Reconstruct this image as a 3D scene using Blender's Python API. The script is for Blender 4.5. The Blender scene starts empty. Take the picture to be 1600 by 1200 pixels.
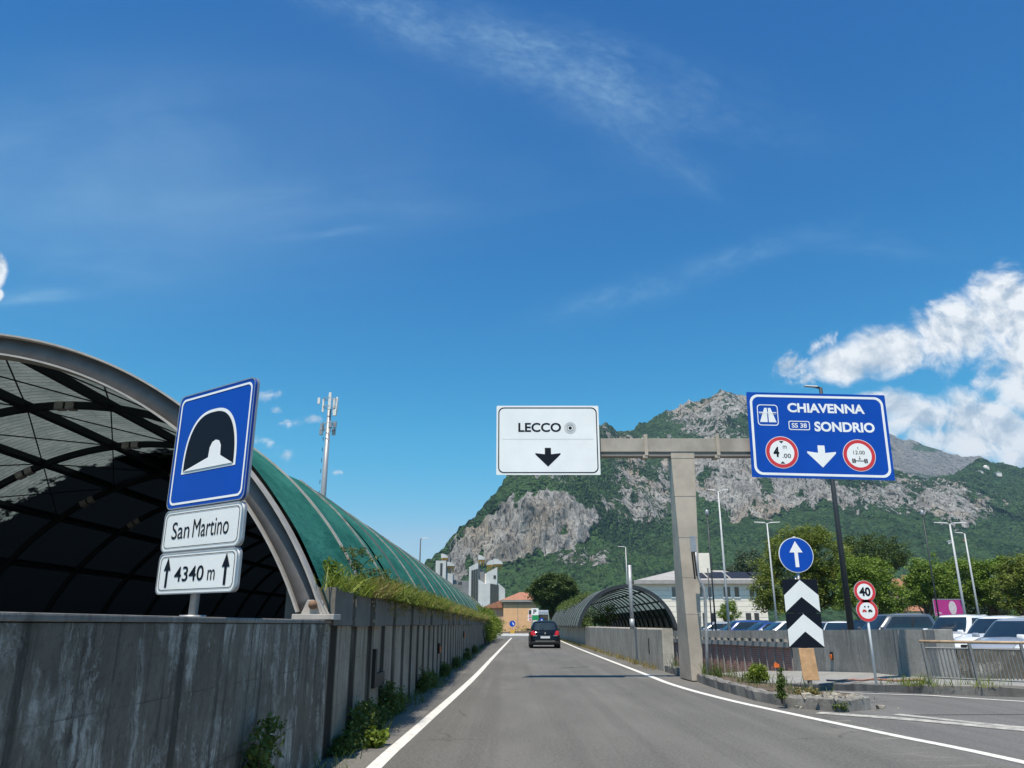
import bpy, bmesh, math, random
import numpy as np
from mathutils import Vector, Matrix, noise
random.seed(7)
rng = np.random.default_rng(7)
R = math.radians
C = bpy.context.scene
COL = C.collection

# ------------------------------------------------------------------ camera
F, HZ, CAMH = 1200.0, 976.0, 1.35
PITCH = math.atan((HZ - 600) / F)
SP, CP = math.sin(PITCH), math.cos(PITCH)
cam_d = bpy.data.cameras.new('camera'); cam = bpy.data.objects.new('camera', cam_d); COL.objects.link(cam)
cam_d.sensor_width = 36; cam_d.lens = 27; cam_d.clip_end = 30000; cam_d.clip_start = .05
cam.location = (0, 0, CAMH); cam.rotation_euler = (R(90) + PITCH, 0, 0)
C.camera = cam

def at(px, py, d):
    """the point d metres ahead of the windscreen that the photo shows at px, py"""
    u = (px - 800) / F; v = (600 - py) / F
    t = d / (CP - v * SP)
    return Vector((u * t, d, CAMH + t * (SP + v * CP)))
def gr(px, py, z=0.0):
    u = (px - 800) / F; v = (600 - py) / F
    t = (z - CAMH) / (SP + v * CP)
    return Vector((u * t, t * (CP - v * SP), z))
def proj(x, y, z):
    zz = z - CAMH; cf = y * CP + zz * SP; cv = -y * SP + zz * CP
    return 800 + F * x / cf, 600 - F * cv / cf

# ------------------------------------------------------------------ light
C.view_settings.view_transform = 'Standard'; C.view_settings.look = 'None'
C.view_settings.exposure = 0.38; C.view_settings.gamma = 1
SUN = Vector((.13, .40, -1.0)).normalized()
sl = bpy.data.lights.new('sun', 'SUN'); sl.energy = 4.9; sl.angle = R(.53); sl.color = (1, .90, .76)
so = bpy.data.objects.new('sun', sl); COL.objects.link(so)
so.rotation_euler = SUN.to_track_quat('-Z', 'Y').to_euler()

class NT:
    """short hand for building a node tree"""
    def __init__(s, tree): s.t = tree; s.n = tree.nodes; s.l = tree.links
    def add(s, kind, **kw):
        n = s.n.new(kind)
        for k, v in kw.items(): setattr(n, k, v)
        return n
    def put(s, sock, v):
        if hasattr(v, 'is_output') or isinstance(v, bpy.types.NodeSocket): s.l.new(v, sock)
        else: sock.default_value = v
    def math(s, op, a, b=None, c=None, clamp=False):
        n = s.add('ShaderNodeMath', operation=op, use_clamp=clamp)
        s.put(n.inputs[0], a)
        if b is not None: s.put(n.inputs[1], b)
        if c is not None: s.put(n.inputs[2], c)
        return n.outputs[0]
    def vmath(s, op, a, b=None, out=0):
        n = s.add('ShaderNodeVectorMath', operation=op)
        s.put(n.inputs[0], a)
        if b is not None: s.put(n.inputs[1], b)
        return n.outputs[out]
    def noise(s, vec, scale, detail=4, rough=.55, dist=0, lac=2.0):
        n = s.add('ShaderNodeTexNoise'); s.put(n.inputs['Vector'], vec)
        n.inputs['Scale'].default_value = scale; n.inputs['Detail'].default_value = detail
        n.inputs['Roughness'].default_value = rough; n.inputs['Distortion'].default_value = dist
        n.inputs['Lacunarity'].default_value = lac
        return n.outputs['Fac']
    def smooth(s, v, a, b):
        n = s.add('ShaderNodeMapRange', interpolation_type='SMOOTHSTEP'); s.put(n.inputs[0], v)
        n.inputs[1].default_value = a; n.inputs[2].default_value = b
        return n.outputs[0]
    def lin(s, v, a, b, c=0.0, d=1.0):
        n = s.add('ShaderNodeMapRange'); s.put(n.inputs[0], v)
        for i, q in enumerate((a, b, c, d)): n.inputs[i + 1].default_value = q
        return n.outputs[0]
    def mix(s, f, a, b, blend='MIX'):
        n = s.add('ShaderNodeMix', data_type='RGBA', blend_type=blend)
        s.put(n.inputs['Factor'], f)
        for i, v in ((6, a), (7, b)):
            if isinstance(v, tuple): n.inputs[i].default_value = (*v[:3], 1)
            else: s.put(n.inputs[i], v)
        return n.outputs[2]
    def comb(s, x, y, z):
        n = s.add('ShaderNodeCombineXYZ')
        for i, v in enumerate((x, y, z)): s.put(n.inputs[i], v)
        return n.outputs[0]
    def sep(s, v):
        n = s.add('ShaderNodeSeparateXYZ'); s.put(n.inputs[0], v); return n.outputs
    def scale(s, vec, x, y, z): return s.vmath('MULTIPLY', vec, (x, y, z))
    def bump(s, h, strength=.3, dist=.02):
        n = s.add('ShaderNodeBump'); s.put(n.inputs['Height'], h)
        n.inputs['Strength'].default_value = strength; n.inputs['Distance'].default_value = dist
        return n.outputs[0]

# ------------------------------------------------------------------ sky with its clouds, all by direction
w = bpy.data.worlds.new('World'); C.world = w; w.use_nodes = True
w.node_tree.nodes.clear()
W = NT(w.node_tree)
sky = W.add('ShaderNodeTexSky', sky_type='NISHITA'); sky.sun_disc = False
sky.sun_elevation = R(67); sky.sun_rotation = R(198); sky.altitude = 300
sky.air_density = 1.0; sky.dust_density = .4; sky.ozone_density = 3.0
SKY_STRENGTH = .10
hsv = W.add('ShaderNodeHueSaturation'); W.put(hsv.inputs['Color'], sky.outputs[0])
hsv.inputs['Hue'].default_value = .5; hsv.inputs['Saturation'].default_value = 1.30; hsv.inputs['Value'].default_value = 1.25
tc = W.add('ShaderNodeTexCoord')
dx, dy, dz = W.sep(tc.outputs['Generated'])
ysafe = W.math('MAXIMUM', dy, .05)
ca = W.math('DIVIDE', dx, ysafe); ce = W.math('DIVIDE', dz, ysafe)
PV = W.comb(ca, ce, 0.0)
def ae(px, py):
    p = at(px, py, 1.0); return p.x, p.z - CAMH
def band(p0, p1, hw, power=2.0):
    """soft streak from pixel direction p0 to p1, half width hw (tangent units)"""
    a0 = Vector(ae(*p0)); a1 = Vector(ae(*p1)); c = (a0 + a1) / 2; L = (a1 - a0).length / 2; ang = math.atan2(*(a1 - a0).yx)
    q = W.vmath('SUBTRACT', PV, (c.x, c.y, 0))
    m = W.add('ShaderNodeVectorRotate', rotation_type='Z_AXIS'); W.put(m.inputs['Vector'], q); m.inputs['Angle'].default_value = -ang
    return m.outputs[0], L, hw
def gauss(q, L, hw):
    s_ = W.scale(q, 1 / L, 1 / hw, 0)
    r2 = W.vmath('DOT_PRODUCT', s_, s_, out=1)
    return W.math('POWER', 2.718, W.math('MULTIPLY', r2, -1.0)), s_
# deepen the blue of the clear air, channel by channel
sc_ = W.add('ShaderNodeSeparateColor'); W.put(sc_.inputs[0], hsv.outputs[0])
def chan(o, g, k): return W.math('MULTIPLY', W.math('POWER', W.math('MULTIPLY', o, .1), g), k * 10)
cc_ = W.add('ShaderNodeCombineColor')
for i_, (g_, k_) in enumerate(((2.5, 5.4), (1.39, 1.56), (1.15, 1.20))): W.put(cc_.inputs[i_], W.math('MINIMUM', chan(sc_.outputs[i_], g_, k_), W.math('MULTIPLY', sc_.outputs[i_], (1.05, 1.0, .92)[i_])))
skyc = cc_.outputs[0]
WH = (3.6, 5.6, 7.0)
# thin high cloud: mottled band, wide veil, streaks
warp = W.vmath('ADD', PV, W.scale(W.comb(W.noise(PV, 5, 4), W.noise(W.vmath('ADD', PV, (7, 3, 0)), 5, 4), 0.0), .10, .10, 0))
def cirrus(p0, p1, hw, amount, nscale, sx, sy, lo, hi, mott=0.0):
    global skyc
    q, L, hw = band(p0, p1, hw)
    g, _ = gauss(q, L, hw)
    n = W.noise(W.scale(q, sx, sy, 1), nscale, 6, .62, .6)
    m = W.math('MULTIPLY', g, W.smooth(n, lo, hi))
    if mott:
        m = W.math('MULTIPLY', m, W.lin(W.noise(W.scale(q, 1, 1.7, 1), mott, 3, .6, .4), .3, .7, .35, 1.1))
    skyc = W.mix(W.math('MULTIPLY', m, amount, clamp=True), skyc, WH)
cirrus((430, -60), (800, 75), .055, .46, 4, 1, 2.2, .30, .75, 34)
cirrus((700, 50), (1140, 170), .062, .50, 4, 1, 2.2, .25, .75, 36)
cirrus((900, 130), (1080, 240), .06, .28, 4, 1, 2.0, .30, .80, 40)
cirrus((-250, 290), (600, 245), .17, .36, 1.6, 1, 2.2, .05, .85)
cirrus((250, 330), (900, 285), .045, .18, 3, 1, 4, .30, .85)
cirrus((450, 372), (600, 352), .006, .30, 5, 1, 6, .30, .75)
cirrus((-30, 470), (130, 455), .010, .55, 5, 1, 6, .25, .75)
cirrus((60, 400), (300, 420), .03, .14, 5, 1, 4, .30, .75)
cirrus((880, 490), (1120, 415), .020, .30, 8, 1, 2.2, .28, .75, 44)
cirrus((1080, 425), (1290, 355), .016, .26, 9, 1, 2.2, .28, .75, 44)
cirrus((1250, 375), (1500, 385), .020, .16, 6, 1, 4, .30, .80)
cirrus((1040, 240), (1130, 300), .02, .22, 8, 1, 3.0, .30, .80)
cirrus((600, 836), (760, 830), .006, .75, 6, .6, 3, .20, .70)
cirrus((600, 850), (740, 848), .005, .55, 6, .6, 3, .20, .70)
cirrus((560, 880), (740, 872), .022, .60, 3, .6, 3, .10, .70)
# heaped cloud on the right, puffs on the left
def puffy(v):
    a = W.noise(v, 9.0, 10, .62, .25); b = W.noise(v, 30.0, 6, .60, .3)
    return W.math('ADD', W.math('MULTIPLY', a, .68), W.math('MULTIPLY', b, .32))
fb = puffy(warp); fb2 = puffy(W.vmath('ADD', warp, (-.010, .022, 0)))
def blobs(lst):
    out = None
    for px, py, rx, ry, rot in lst:
        cx, cy = ae(px, py)
        q = W.vmath('SUBTRACT', PV, (cx, cy, 0))
        if rot:
            m = W.add('ShaderNodeVectorRotate', rotation_type='Z_AXIS'); W.put(m.inputs['Vector'], q); m.inputs['Angle'].default_value = -R(rot); q = m.outputs[0]
        q = W.scale(q, F / rx, F / ry, 0)
        d = W.math('SUBTRACT', 1.0, W.vmath('LENGTH', q, out=1))
        out = d if out is None else W.math('SMOOTH_MAX', out, d, .15)
    return out
fs = W.math('ADD', W.math('MULTIPLY', W.noise(warp, 34.0, 6, .62, .4), .6), W.math('MULTIPLY', W.noise(warp, 95.0, 5, .62, .3), .4))
def cumulus(lst, grain, lo=0.0, hi=.22, amount=1.0, base=.80, nz=None):
    global skyc
    b = blobs(lst)
    d = W.math('ADD', b, W.math('MULTIPLY', W.math('SUBTRACT', nz or fb, .5), grain))
    a = W.math('MULTIPLY', W.smooth(d, lo, hi), amount)
    lit = W.math('ADD', W.math('MULTIPLY', W.math('SUBTRACT', fb, fb2), 7.5), base)
    lit = W.math('SUBTRACT', lit, W.math('MULTIPLY', W.smooth(d, .25, 1.0), .12), clamp=True)
    c = W.mix(lit, (3.9, 4.6, 5.4), (7.9, 8.0, 8.1))
    skyc = W.mix(a, skyc, c)
cumulus([(1310, 572, 62, 34, 6), (1400, 548, 100, 52, 12), (1490, 520, 110, 66, 20), (1580, 490, 100, 84, 20),
         (1650, 555, 150, 110, 0)], 2.3, -.08, .50)
cumulus([(1285, 535, 50, 16, 25), (1240, 572, 36, 40, 20), (1262, 590, 30, 16, 10)], 4.2, .05, 1.2, .85, .8, fs)
cumulus([(1440, 650, 90, 50, -6), (1530, 665, 120, 62, -12), (1620, 610, 110, 60, -25), (1650, 680, 90, 40, 0), (1400, 632, 60, 36, 0)], 2.8, -.05, .62, .96, .66)
cumulus([(1480, 690, 90, 26, -8), (1600, 720, 40, 14, 0), (1370, 625, 40, 20, 0)], 2.6, .0, .55, .85, .7)
cumulus([(-14, 425, 34, 44, 0), (-16, 462, 24, 18, 0)], 1.3, .02, .35, .95)
cumulus([(415, 618, 36, 12, 10), (455, 662, 24, 10, 10), (432, 640, 14, 8, 0), (490, 655, 20, 9, 10), (415, 690, 34, 11, -10), (445, 710, 22, 10, 0), (530, 738, 16, 5, 0)], 5.0, .15, 1.6, .72, .8, fs)
bg = W.add('ShaderNodeBackground'); W.put(bg.inputs[0], skyc); bg.inputs[1].default_value = SKY_STRENGTH
wo = W.add('ShaderNodeOutputWorld'); W.l.new(bg.outputs[0], wo.inputs[0])
# ------------------------------------------------------------------ materials
MATS = {}
def new_mat(name):
    m = bpy.data.materials.new(name); m.use_nodes = True; m.node_tree.nodes.clear()
    t = NT(m.node_tree)
    out = t.add('ShaderNodeOutputMaterial'); b = t.add('ShaderNodeBsdfPrincipled')
    t.l.new(b.outputs[0], out.inputs[0])
    MATS[name] = m
    return m, t, b, out
def pos(t): return t.add('ShaderNodeNewGeometry').outputs['Position']
def objc(t): return t.add('ShaderNodeTexCoord').outputs['Object']
def plain(name, col, rough=.6, metal=0.0, var=.12, scale=6, bump=0.0, spec=.5, coat=0.0, world=False, bscale=None):
    m, t, b, o = new_mat(name)
    v = pos(t) if world else objc(t)
    n = t.noise(v, scale, 5, .6)
    hi = tuple(min(1, c * (1 + var)) for c in col); lo = tuple(c * (1 - var) for c in col)
    t.put(b.inputs['Base Color'], t.mix(t.smooth(n, .3, .7), lo, hi))
    t.put(b.inputs['Roughness'], t.lin(n, .2, .8, max(.02, rough - .06), min(1, rough + .06)))
    b.inputs['Metallic'].default_value = metal; b.inputs['Specular IOR Level'].default_value = spec
    b.inputs['Coat Weight'].default_value = coat; b.inputs['Coat Roughness'].default_value = .05
    if bump: t.put(b.inputs['Normal'], t.bump(t.noise(v, bscale or scale * 6, 4), bump, .02))
    return m
def concrete(name, dark, light, pale, streak=.5, drip=.5, boards=True, period=None, pal_lo=.56):
    """weathered cast concrete: blotches, pale lime runs, dark drips, board joints"""
    m, t, b, o = new_mat(name)
    p = pos(t)
    x, y, z = t.sep(p)
    along = t.math('ADD', x, y)
    q = t.comb(along, z, 0.0)
    big = t.noise(p, .9, 6, .6)
    col = t.mix(t.smooth(big, .3, .7), dark, light)
    fine = t.noise(t.scale(p, 1, 1, .6), 14, 6, .7)
    col = t.mix(t.math('MULTIPLY', t.smooth(fine, .35, .75), .45), col, tuple(c * .6 for c in dark))
    q2 = t.vmath('ADD', q, t.scale(t.comb(t.noise(q, 4, 5, .7), t.noise(t.vmath('ADD', q, (5, 9, 0)), 4, 5, .7), 0.0), .16, .30, 0))
    ru = t.noise(t.scale(q2, 3.4, .75, 1), 1.0, 8, .72, .3)
    brk = t.noise(q2, 2.6, 7, .75)
    spk = t.noise(p, 34, 4, .75)
    col = t.mix(t.math('MULTIPLY', t.smooth(spk, .54, .66), .40), col, tuple(c * .40 for c in dark))
    runs = t.math('MULTIPLY', t.smooth(ru, pal_lo, pal_lo + .10), t.smooth(brk, .38, .60))
    col = t.mix(t.math('MULTIPLY', runs, streak), col, pale)
    bl = t.noise(t.scale(q2, 1.9, 1.0, 1), 1.0, 9, .74, .5)
    hb = t.noise(t.scale(q2, .7, 5.0, 1), 1.0, 7, .75, .4)
    blot = t.math('MAXIMUM', t.math('MULTIPLY', t.smooth(bl, .545, .60), t.smooth(spk, .62, .45)), t.math('MULTIPLY', t.smooth(hb, .60, .65), t.smooth(brk, .48, .60)))
    col = t.mix(t.math('MULTIPLY', blot, streak * .7), col, tuple(c * .85 for c in pale))
    dr = t.noise(t.scale(q, 5.0, .16, 1), 1.3, 5, .6)
    col = t.mix(t.math('MULTIPLY', t.smooth(dr, .52, .66), drip), col, tuple(c * .35 for c in dark))
    thin = t.noise(t.scale(q, 26.0, .9, 1), 1.0, 4, .6)
    col = t.mix(t.math('MULTIPLY', t.smooth(thin, .5, .75), .35), col, tuple(c * .55 for c in dark))
    if period:
        per, off = period
        fr = t.math('FRACT', t.math('DIVIDE', t.math('SUBTRACT', along, off), per))
        near = t.math('SUBTRACT', 1.0, t.smooth(t.math('ABSOLUTE', t.math('SUBTRACT', fr, .5)), .11, .215))
        mod = t.smooth(t.noise(t.comb(along, t.math('MULTIPLY', z, .3), 0.0), 1.7, 4, .6), .12, .48)
        col = t.mix(t.math('MULTIPLY', t.math('MULTIPLY', near, mod), 1.0), col, tuple(c * .09 for c in dark))
    h = fine
    if boards:
        br = t.math('FRACT', t.math('MULTIPLY', z, 2.1))
        ln = t.math('SUBTRACT', 1.0, t.smooth(br, 0.0, .035))
        col = t.mix(t.math('MULTIPLY', t.math('MULTIPLY', ln, t.smooth(brk, .4, .6)), .55), col, tuple(c * .4 for c in dark))
    t.put(b.inputs['Base Color'], col); b.inputs['Roughness'].default_value = .9; b.inputs['Specular IOR Level'].default_value = .25
    t.put(b.inputs['Normal'], t.bump(h, .5, .012))
    return m
concrete('dark_concrete', (.096, .086, .069), (.205, .184, .15), (.46, .44, .395), .9, .75, pal_lo=.50)
concrete('panel_concrete', (.235, .195, .148), (.37, .318, .250), (.50, .47, .41), .7, .6, True, (1.14, 6.95 - .57), .60)
concrete('grey_concrete', (.34, .315, .265), (.48, .45, .395), (.60, .575, .52), .55, .6)
concrete('ramp_concrete', (.29, .27, .235), (.43, .405, .36), (.56, .54, .50), .6, .65)
concrete('ledge_concrete', (.26, .26, .25), (.34, .34, .32), (.40, .40, .38), .3, .3, False)
concrete('kerb_concrete', (.16, .155, .145), (.27, .265, .25), (.36, .35, .33), .5, .5, False)
concrete('cap_concrete', (.30, .285, .26), (.42, .405, .375), (.48, .47, .44), .3, .2, False)
plain('planter_grey', (.130, .124, .110), .85, var=.18, scale=3, bump=.15, world=True)
plain('gantry_steel', (.44, .385, .32), .62, var=.17, scale=1.2, bump=.05, spec=.3)
plain('gantry_beam', (.36, .325, .28), .62, var=.2, scale=1.2, bump=.05, spec=.3)
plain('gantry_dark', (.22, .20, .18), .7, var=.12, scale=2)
plain('galvanised', (.36, .37, .38), .45, .35, .15, 8)
plain('lamp_white', (.45, .47, .48), .45, .0, .06, 4)
plain('lamp_dark', (.035, .04, .045), .5, .2, .1, 4)
plain('dark_steel', (.012, .016, .020), .75, .0, .2, 5, .05, spec=.2)
plain('arch_flange', (.40, .375, .345), .55, .15, .12, 5)
plain('arch_web', (.13, .13, .135), .6, .1, .15, 5)
plain('joint_plate', (.30, .29, .27), .6, .1, .3, 9)
plain('rust', (.20, .12, .075), .85, .1, .4, 14, .2)
plain('sign_white', (.86, .87, .87), .38, .0, .045, 1.1, spec=.6)
plain('sign_white_aged', (.76, .79, .79), .42, .0, .03, 3, spec=.5)
plain('sign_blue', (.0005, .064, .42), .42, .0, .05, 2, spec=.3)
plain('sign_black', (.004, .007, .015), .55, .0, .1, 3, spec=.2)
plain('sign_red', (.62, .035, .045), .4, .0, .05, 3)
plain('sign_back', (.35, .36, .38), .4, .5, .08, 5)
plain('sign_green', (.02, .28, .10), .4, .0, .05, 3)
plain('grey_ring', (.38, .38, .38), .5, .0, .05, 3)
plain('wood_board', (.55, .33, .17), .75, .0, .18, 9, .2)
plain('orange', (.75, .16, .03), .5, .0, .1, 8)
plain('hose', (.38, .20, .15), .7, .0, .2, 8)
plain('rail_grey', (.20, .21, .215), .5, .2, .12, 9)
plain('rail_tan', (.42, .31, .20), .6, .1, .18, 9)
plain('panel_solar', (.020, .024, .040), .7, .0, .2, 2, spec=.15)
plain('roof_grey', (.33, .32, .31), .8, .0, .12, 1.5, .1)
plain('cream_wall', (.80, .755, .65), .85, .0, .05, 2, .05)
plain('orange_wall', (.70, .43, .24), .9, .0, .07, 1.0, .1)
plain('tower_white', (.52, .54, .55), .7, .0, .10, .3)
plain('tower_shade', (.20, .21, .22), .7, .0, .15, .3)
plain('yellow_frame', (.62, .36, .06), .6, .0, .15, 2)
plain('roof_tile', (.34, .155, .095), .85, .0, .25, 3, .2)
plain('house_white', (.68, .66, .62), .8, .0, .08, .5)
plain('house_pink', (.55, .38, .31), .85, .0, .10, .5)
plain('window_glass', (.018, .024, .032), .08, .0, .2, 3, spec=.6)
plain('window_pale', (.10, .12, .13), .12, .0, .2, 3, spec=.6)
plain('frame_white', (.70, .70, .68), .6, .0, .05, 5)
plain('billboard_pink', (.42, .03, .22), .5, .0, .06, 2)
plain('billboard_art', (.55, .50, .54), .6, .0, .25, 9)
plain('car_black', (.006, .007, .010), .10, .0, .1, 2, spec=.35)
plain('car_white', (.74, .76, .78), .28, .0, .03, 2, coat=1.0)
plain('car_silver', (.42, .45, .49), .28, .4, .05, 2, coat=1.0)
plain('car_grey', (.10, .115, .13), .28, .3, .05, 2, coat=1.0)
plain('car_blue', (.015, .05, .20), .28, .1, .05, 2, coat=1.0)
plain('car_glass', (.020, .026, .030), .05, .0, .1, 3, spec=.8)
plain('car_windscreen', (.012, .022, .032), .05, .0, .15, 3, spec=1.0)
plain('black_plastic', (.012, .012, .013), .6, .0, .15, 12)
plain('rubber', (.014, .014, .015), .85, .0, .2, 20)
plain('rim', (.42, .43, .45), .3, .8, .08, 8)
plain('tail_red', (.55, .012, .02), .18, .0, .15, 20, spec=.7)
plain('head_glass', (.50, .53, .56), .12, .0, .35, 22, spec=.8)
plain('chrome', (.65, .66, .68), .15, .9, .05, 8)
plain('plate_white', (.70, .72, .74), .5, .0, .05, 10)
plain('soil', (.10, .075, .05), .95, .0, .4, 8, .4, world=True)
plain('rubble', (.34, .31, .26), .95, .0, .45, 10, .6, world=True)
plain('bark', (.075, .055, .04), .95, .0, .3, 6, .3)

def leaf_mat(name, lo, hi, tip, trans=.35, scale=1.6, rough=.55):
    m, t, b, o = new_mat(name)
    p = pos(t)
    n = t.noise(p, scale, 3, .6); n2 = t.noise(p, scale * 9, 2, .5)
    col = t.mix(t.smooth(n, .35, .65), lo, hi)
    col = t.mix(t.math('MULTIPLY', t.smooth(n2, .5, .72), .6), col, tip)
    t.put(b.inputs['Base Color'], col); b.inputs['Roughness'].default_value = rough; b.inputs['Specular IOR Level'].default_value = .3
    tr = t.add('ShaderNodeBsdfTranslucent'); t.put(tr.inputs[0], t.mix(.35, col, (.16, .20, .02)))
    mx = t.add('ShaderNodeMixShader'); mx.inputs[0].default_value = trans
    t.l.new(b.outputs[0], mx.inputs[1]); t.l.new(tr.outputs[0], mx.inputs[2]); t.l.new(mx.outputs[0], o.inputs[0])
    return m
leaf_mat('leaf_linden', (.10, .15, .026), (.20, .25, .048), (.32, .34, .10))
leaf_mat('leaf_green', (.09, .17, .026), (.19, .29, .045), (.29, .37, .07))
leaf_mat('leaf_pine', (.035, .070, .018), (.075, .120, .030), (.13, .17, .045), .15)
leaf_mat('leaf_conifer', (.045, .075, .045), (.08, .115, .065), (.11, .15, .08), .15)
leaf_mat('leaf_bright', (.09, .15, .012), (.19, .26, .03), (.30, .34, .05), .4, 3)
leaf_mat('leaf_weed', (.055, .095, .022), (.11, .155, .035), (.18, .21, .06), .3, 5)
leaf_mat('leaf_yellow', (.17, .16, .03), (.26, .22, .04), (.12, .16, .03), .3, 2)
leaf_mat('grass_dry', (.20, .17, .05), (.30, .24, .09), (.38, .31, .14), .3, 1.3)
leaf_mat('grass_green', (.11, .16, .022), (.19, .24, .035), (.27, .28, .07), .3, 1.3)

def ground_mats():
    # asphalt: stone grain, tyre polished tracks, patch repairs, cracks
    for name, lo, hi in (('asphalt', (.092, .090, .082), (.142, .138, .127)), ('shoulder_asphalt', (.118, .114, .104), (.168, .162, .148)), ('ramp_asphalt', (.105, .104, .100), (.145, .143, .138))):
        m, t, b, o = new_mat(name)
        p = pos(t); x, y, z = t.sep(p)
        big = t.noise(t.scale(p, 1, .25, 1), .8, 5, .6)
        col = t.mix(t.smooth(big, .3, .7), lo, hi)
        tr = t.noise(t.scale(p, 2.2, .03, 1), 1.0, 4, .6)
        col = t.mix(t.math('MULTIPLY', t.smooth(tr, .46, .62), .5), col, tuple(c * .72 for c in lo))
        mid = t.noise(p, 9, 6, .8)
        col = t.mix(t.math('MULTIPLY', t.smooth(mid, .50, .72), .45), col, tuple(c * .62 for c in lo))
        gr_ = t.noise(t.vmath('ADD', p, (11, 4, 0)), 26, 5, .85)
        col = t.mix(t.math('MULTIPLY', t.smooth(gr_, .46, .60), .50), col, tuple(min(1, c * 1.5) for c in hi))
        g = t.noise(p, 55, 4, .75)
        col = t.mix(t.math('MULTIPLY', t.smooth(g, .48, .70), .55), col, tuple(min(1, c * 1.75) for c in hi))
        g2 = t.noise(t.vmath('ADD', p, (3, 1, 0)), 90, 3, .7)
        col = t.mix(t.math('MULTIPLY', t.smooth(g2, .50, .70), .55), col, tuple(c * .42 for c in lo))
        vo = t.add('ShaderNodeTexVoronoi', feature='DISTANCE_TO_EDGE'); t.put(vo.inputs['Vector'], t.vmath('ADD', p, t.scale(t.comb(t.noise(p, 1.2, 4), t.noise(p, 1.5, 4), 0.0), .9, .9, 0)))
        vo.inputs['Scale'].default_value = .16
        ck = t.math('MULTIPLY', t.math('SUBTRACT', 1.0, t.smooth(vo.outputs['Distance'], .0, .006)), t.smooth(t.noise(p, .35, 3), .48, .58))
        col = t.mix(t.math('MULTIPLY', ck, .5), col, tuple(c * .35 for c in lo))
        if name == 'asphalt':
            # an old transverse joint and paler wear in the diverge
            wear = t.math('MULTIPLY', t.smooth(x, 3.9, 5.2), t.math('SUBTRACT', 1.0, t.smooth(y, 12.6, 13.8)))
            dust = t.smooth(t.noise(t.scale(p, .7, 1.6, 1), 1.6, 6, .65, .6), .50, .66)
            col = t.mix(t.math('MULTIPLY', t.math('MULTIPLY', wear, dust), .6), col, (.36, .345, .29))
        t.put(b.inputs['Base Color'], col)
        b.inputs['Roughness'].default_value = .86; b.inputs['Specular IOR Level'].default_value = .35
        t.put(b.inputs['Normal'], t.bump(t.math('ADD', g, g2), .6, .006))
    # road paint, worn
    m, t, b, o = new_mat('road_paint')
    p = pos(t)
    n = t.noise(p, 9, 6, .75); n2 = t.noise(p, 60, 3, .7)
    col = t.mix(t.math('MULTIPLY', t.smooth(n, .48, .66), .6), (.68, .67, .63), (.32, .31, .29))
    col = t.mix(t.math('MULTIPLY', t.smooth(n2, .55, .7), .35), col, (.3, .29, .27))
    t.put(b.inputs['Base Color'], col); b.inputs['Roughness'].default_value = .75
    m, t, b, o = new_mat('road_paint_faded')
    p = pos(t)
    n = t.noise(p, 5, 6, .75)
    col = t.mix(t.smooth(n, .40, .62), (.46, .45, .41), (.23, .225, .21))
    t.put(b.inputs['Base Color'], col); b.inputs['Roughness'].default_value = .8
    # soil and dry grass of the wide ground
    m, t, b, o = new_mat('ground_earth')
    p = pos(t)
    n = t.noise(p, .05, 6, .6); n2 = t.noise(p, 2.5, 5, .65)
    col = t.mix(t.smooth(n, .4, .6), (.055, .075, .03), (.10, .10, .045))
    col = t.mix(t.math('MULTIPLY', t.smooth(n2, .4, .7), .5), col, (.14, .125, .08))
    t.put(b.inputs['Base Color'], col); b.inputs['Roughness'].default_value = .95
    t.put(b.inputs['Normal'], t.bump(n2, .5, .05))
    # brick panels of the ramp wall
    m, t, b, o = new_mat('brick')
    p = pos(t); x, y, z = t.sep(p)
    br = t.add('ShaderNodeTexBrick'); t.put(br.inputs['Vector'], t.comb(t.math('ADD', y, x), z, 0.0))
    br.inputs['Scale'].default_value = 1.0; br.inputs['Brick Width'].default_value = .26; br.inputs['Row Height'].default_value = .085; br.inputs['Mortar Size'].default_value = .012
    br.inputs['Color1'].default_value = (.32, .14, .11, 1); br.inputs['Color2'].default_value = (.24, .10, .085, 1); br.inputs['Mortar'].default_value = (.36, .27, .23, 1)
    n = t.noise(p, 1.4, 5, .6)
    t.put(b.inputs['Base Color'], t.mix(t.math('MULTIPLY', t.smooth(n, .4, .7), .4), br.outputs['Color'], (.10, .05, .045)))
    b.inputs['Roughness'].default_value = .9; t.put(b.inputs['Normal'], t.bump(br.outputs['Fac'], -.4, .01))
ground_mats()

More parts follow.
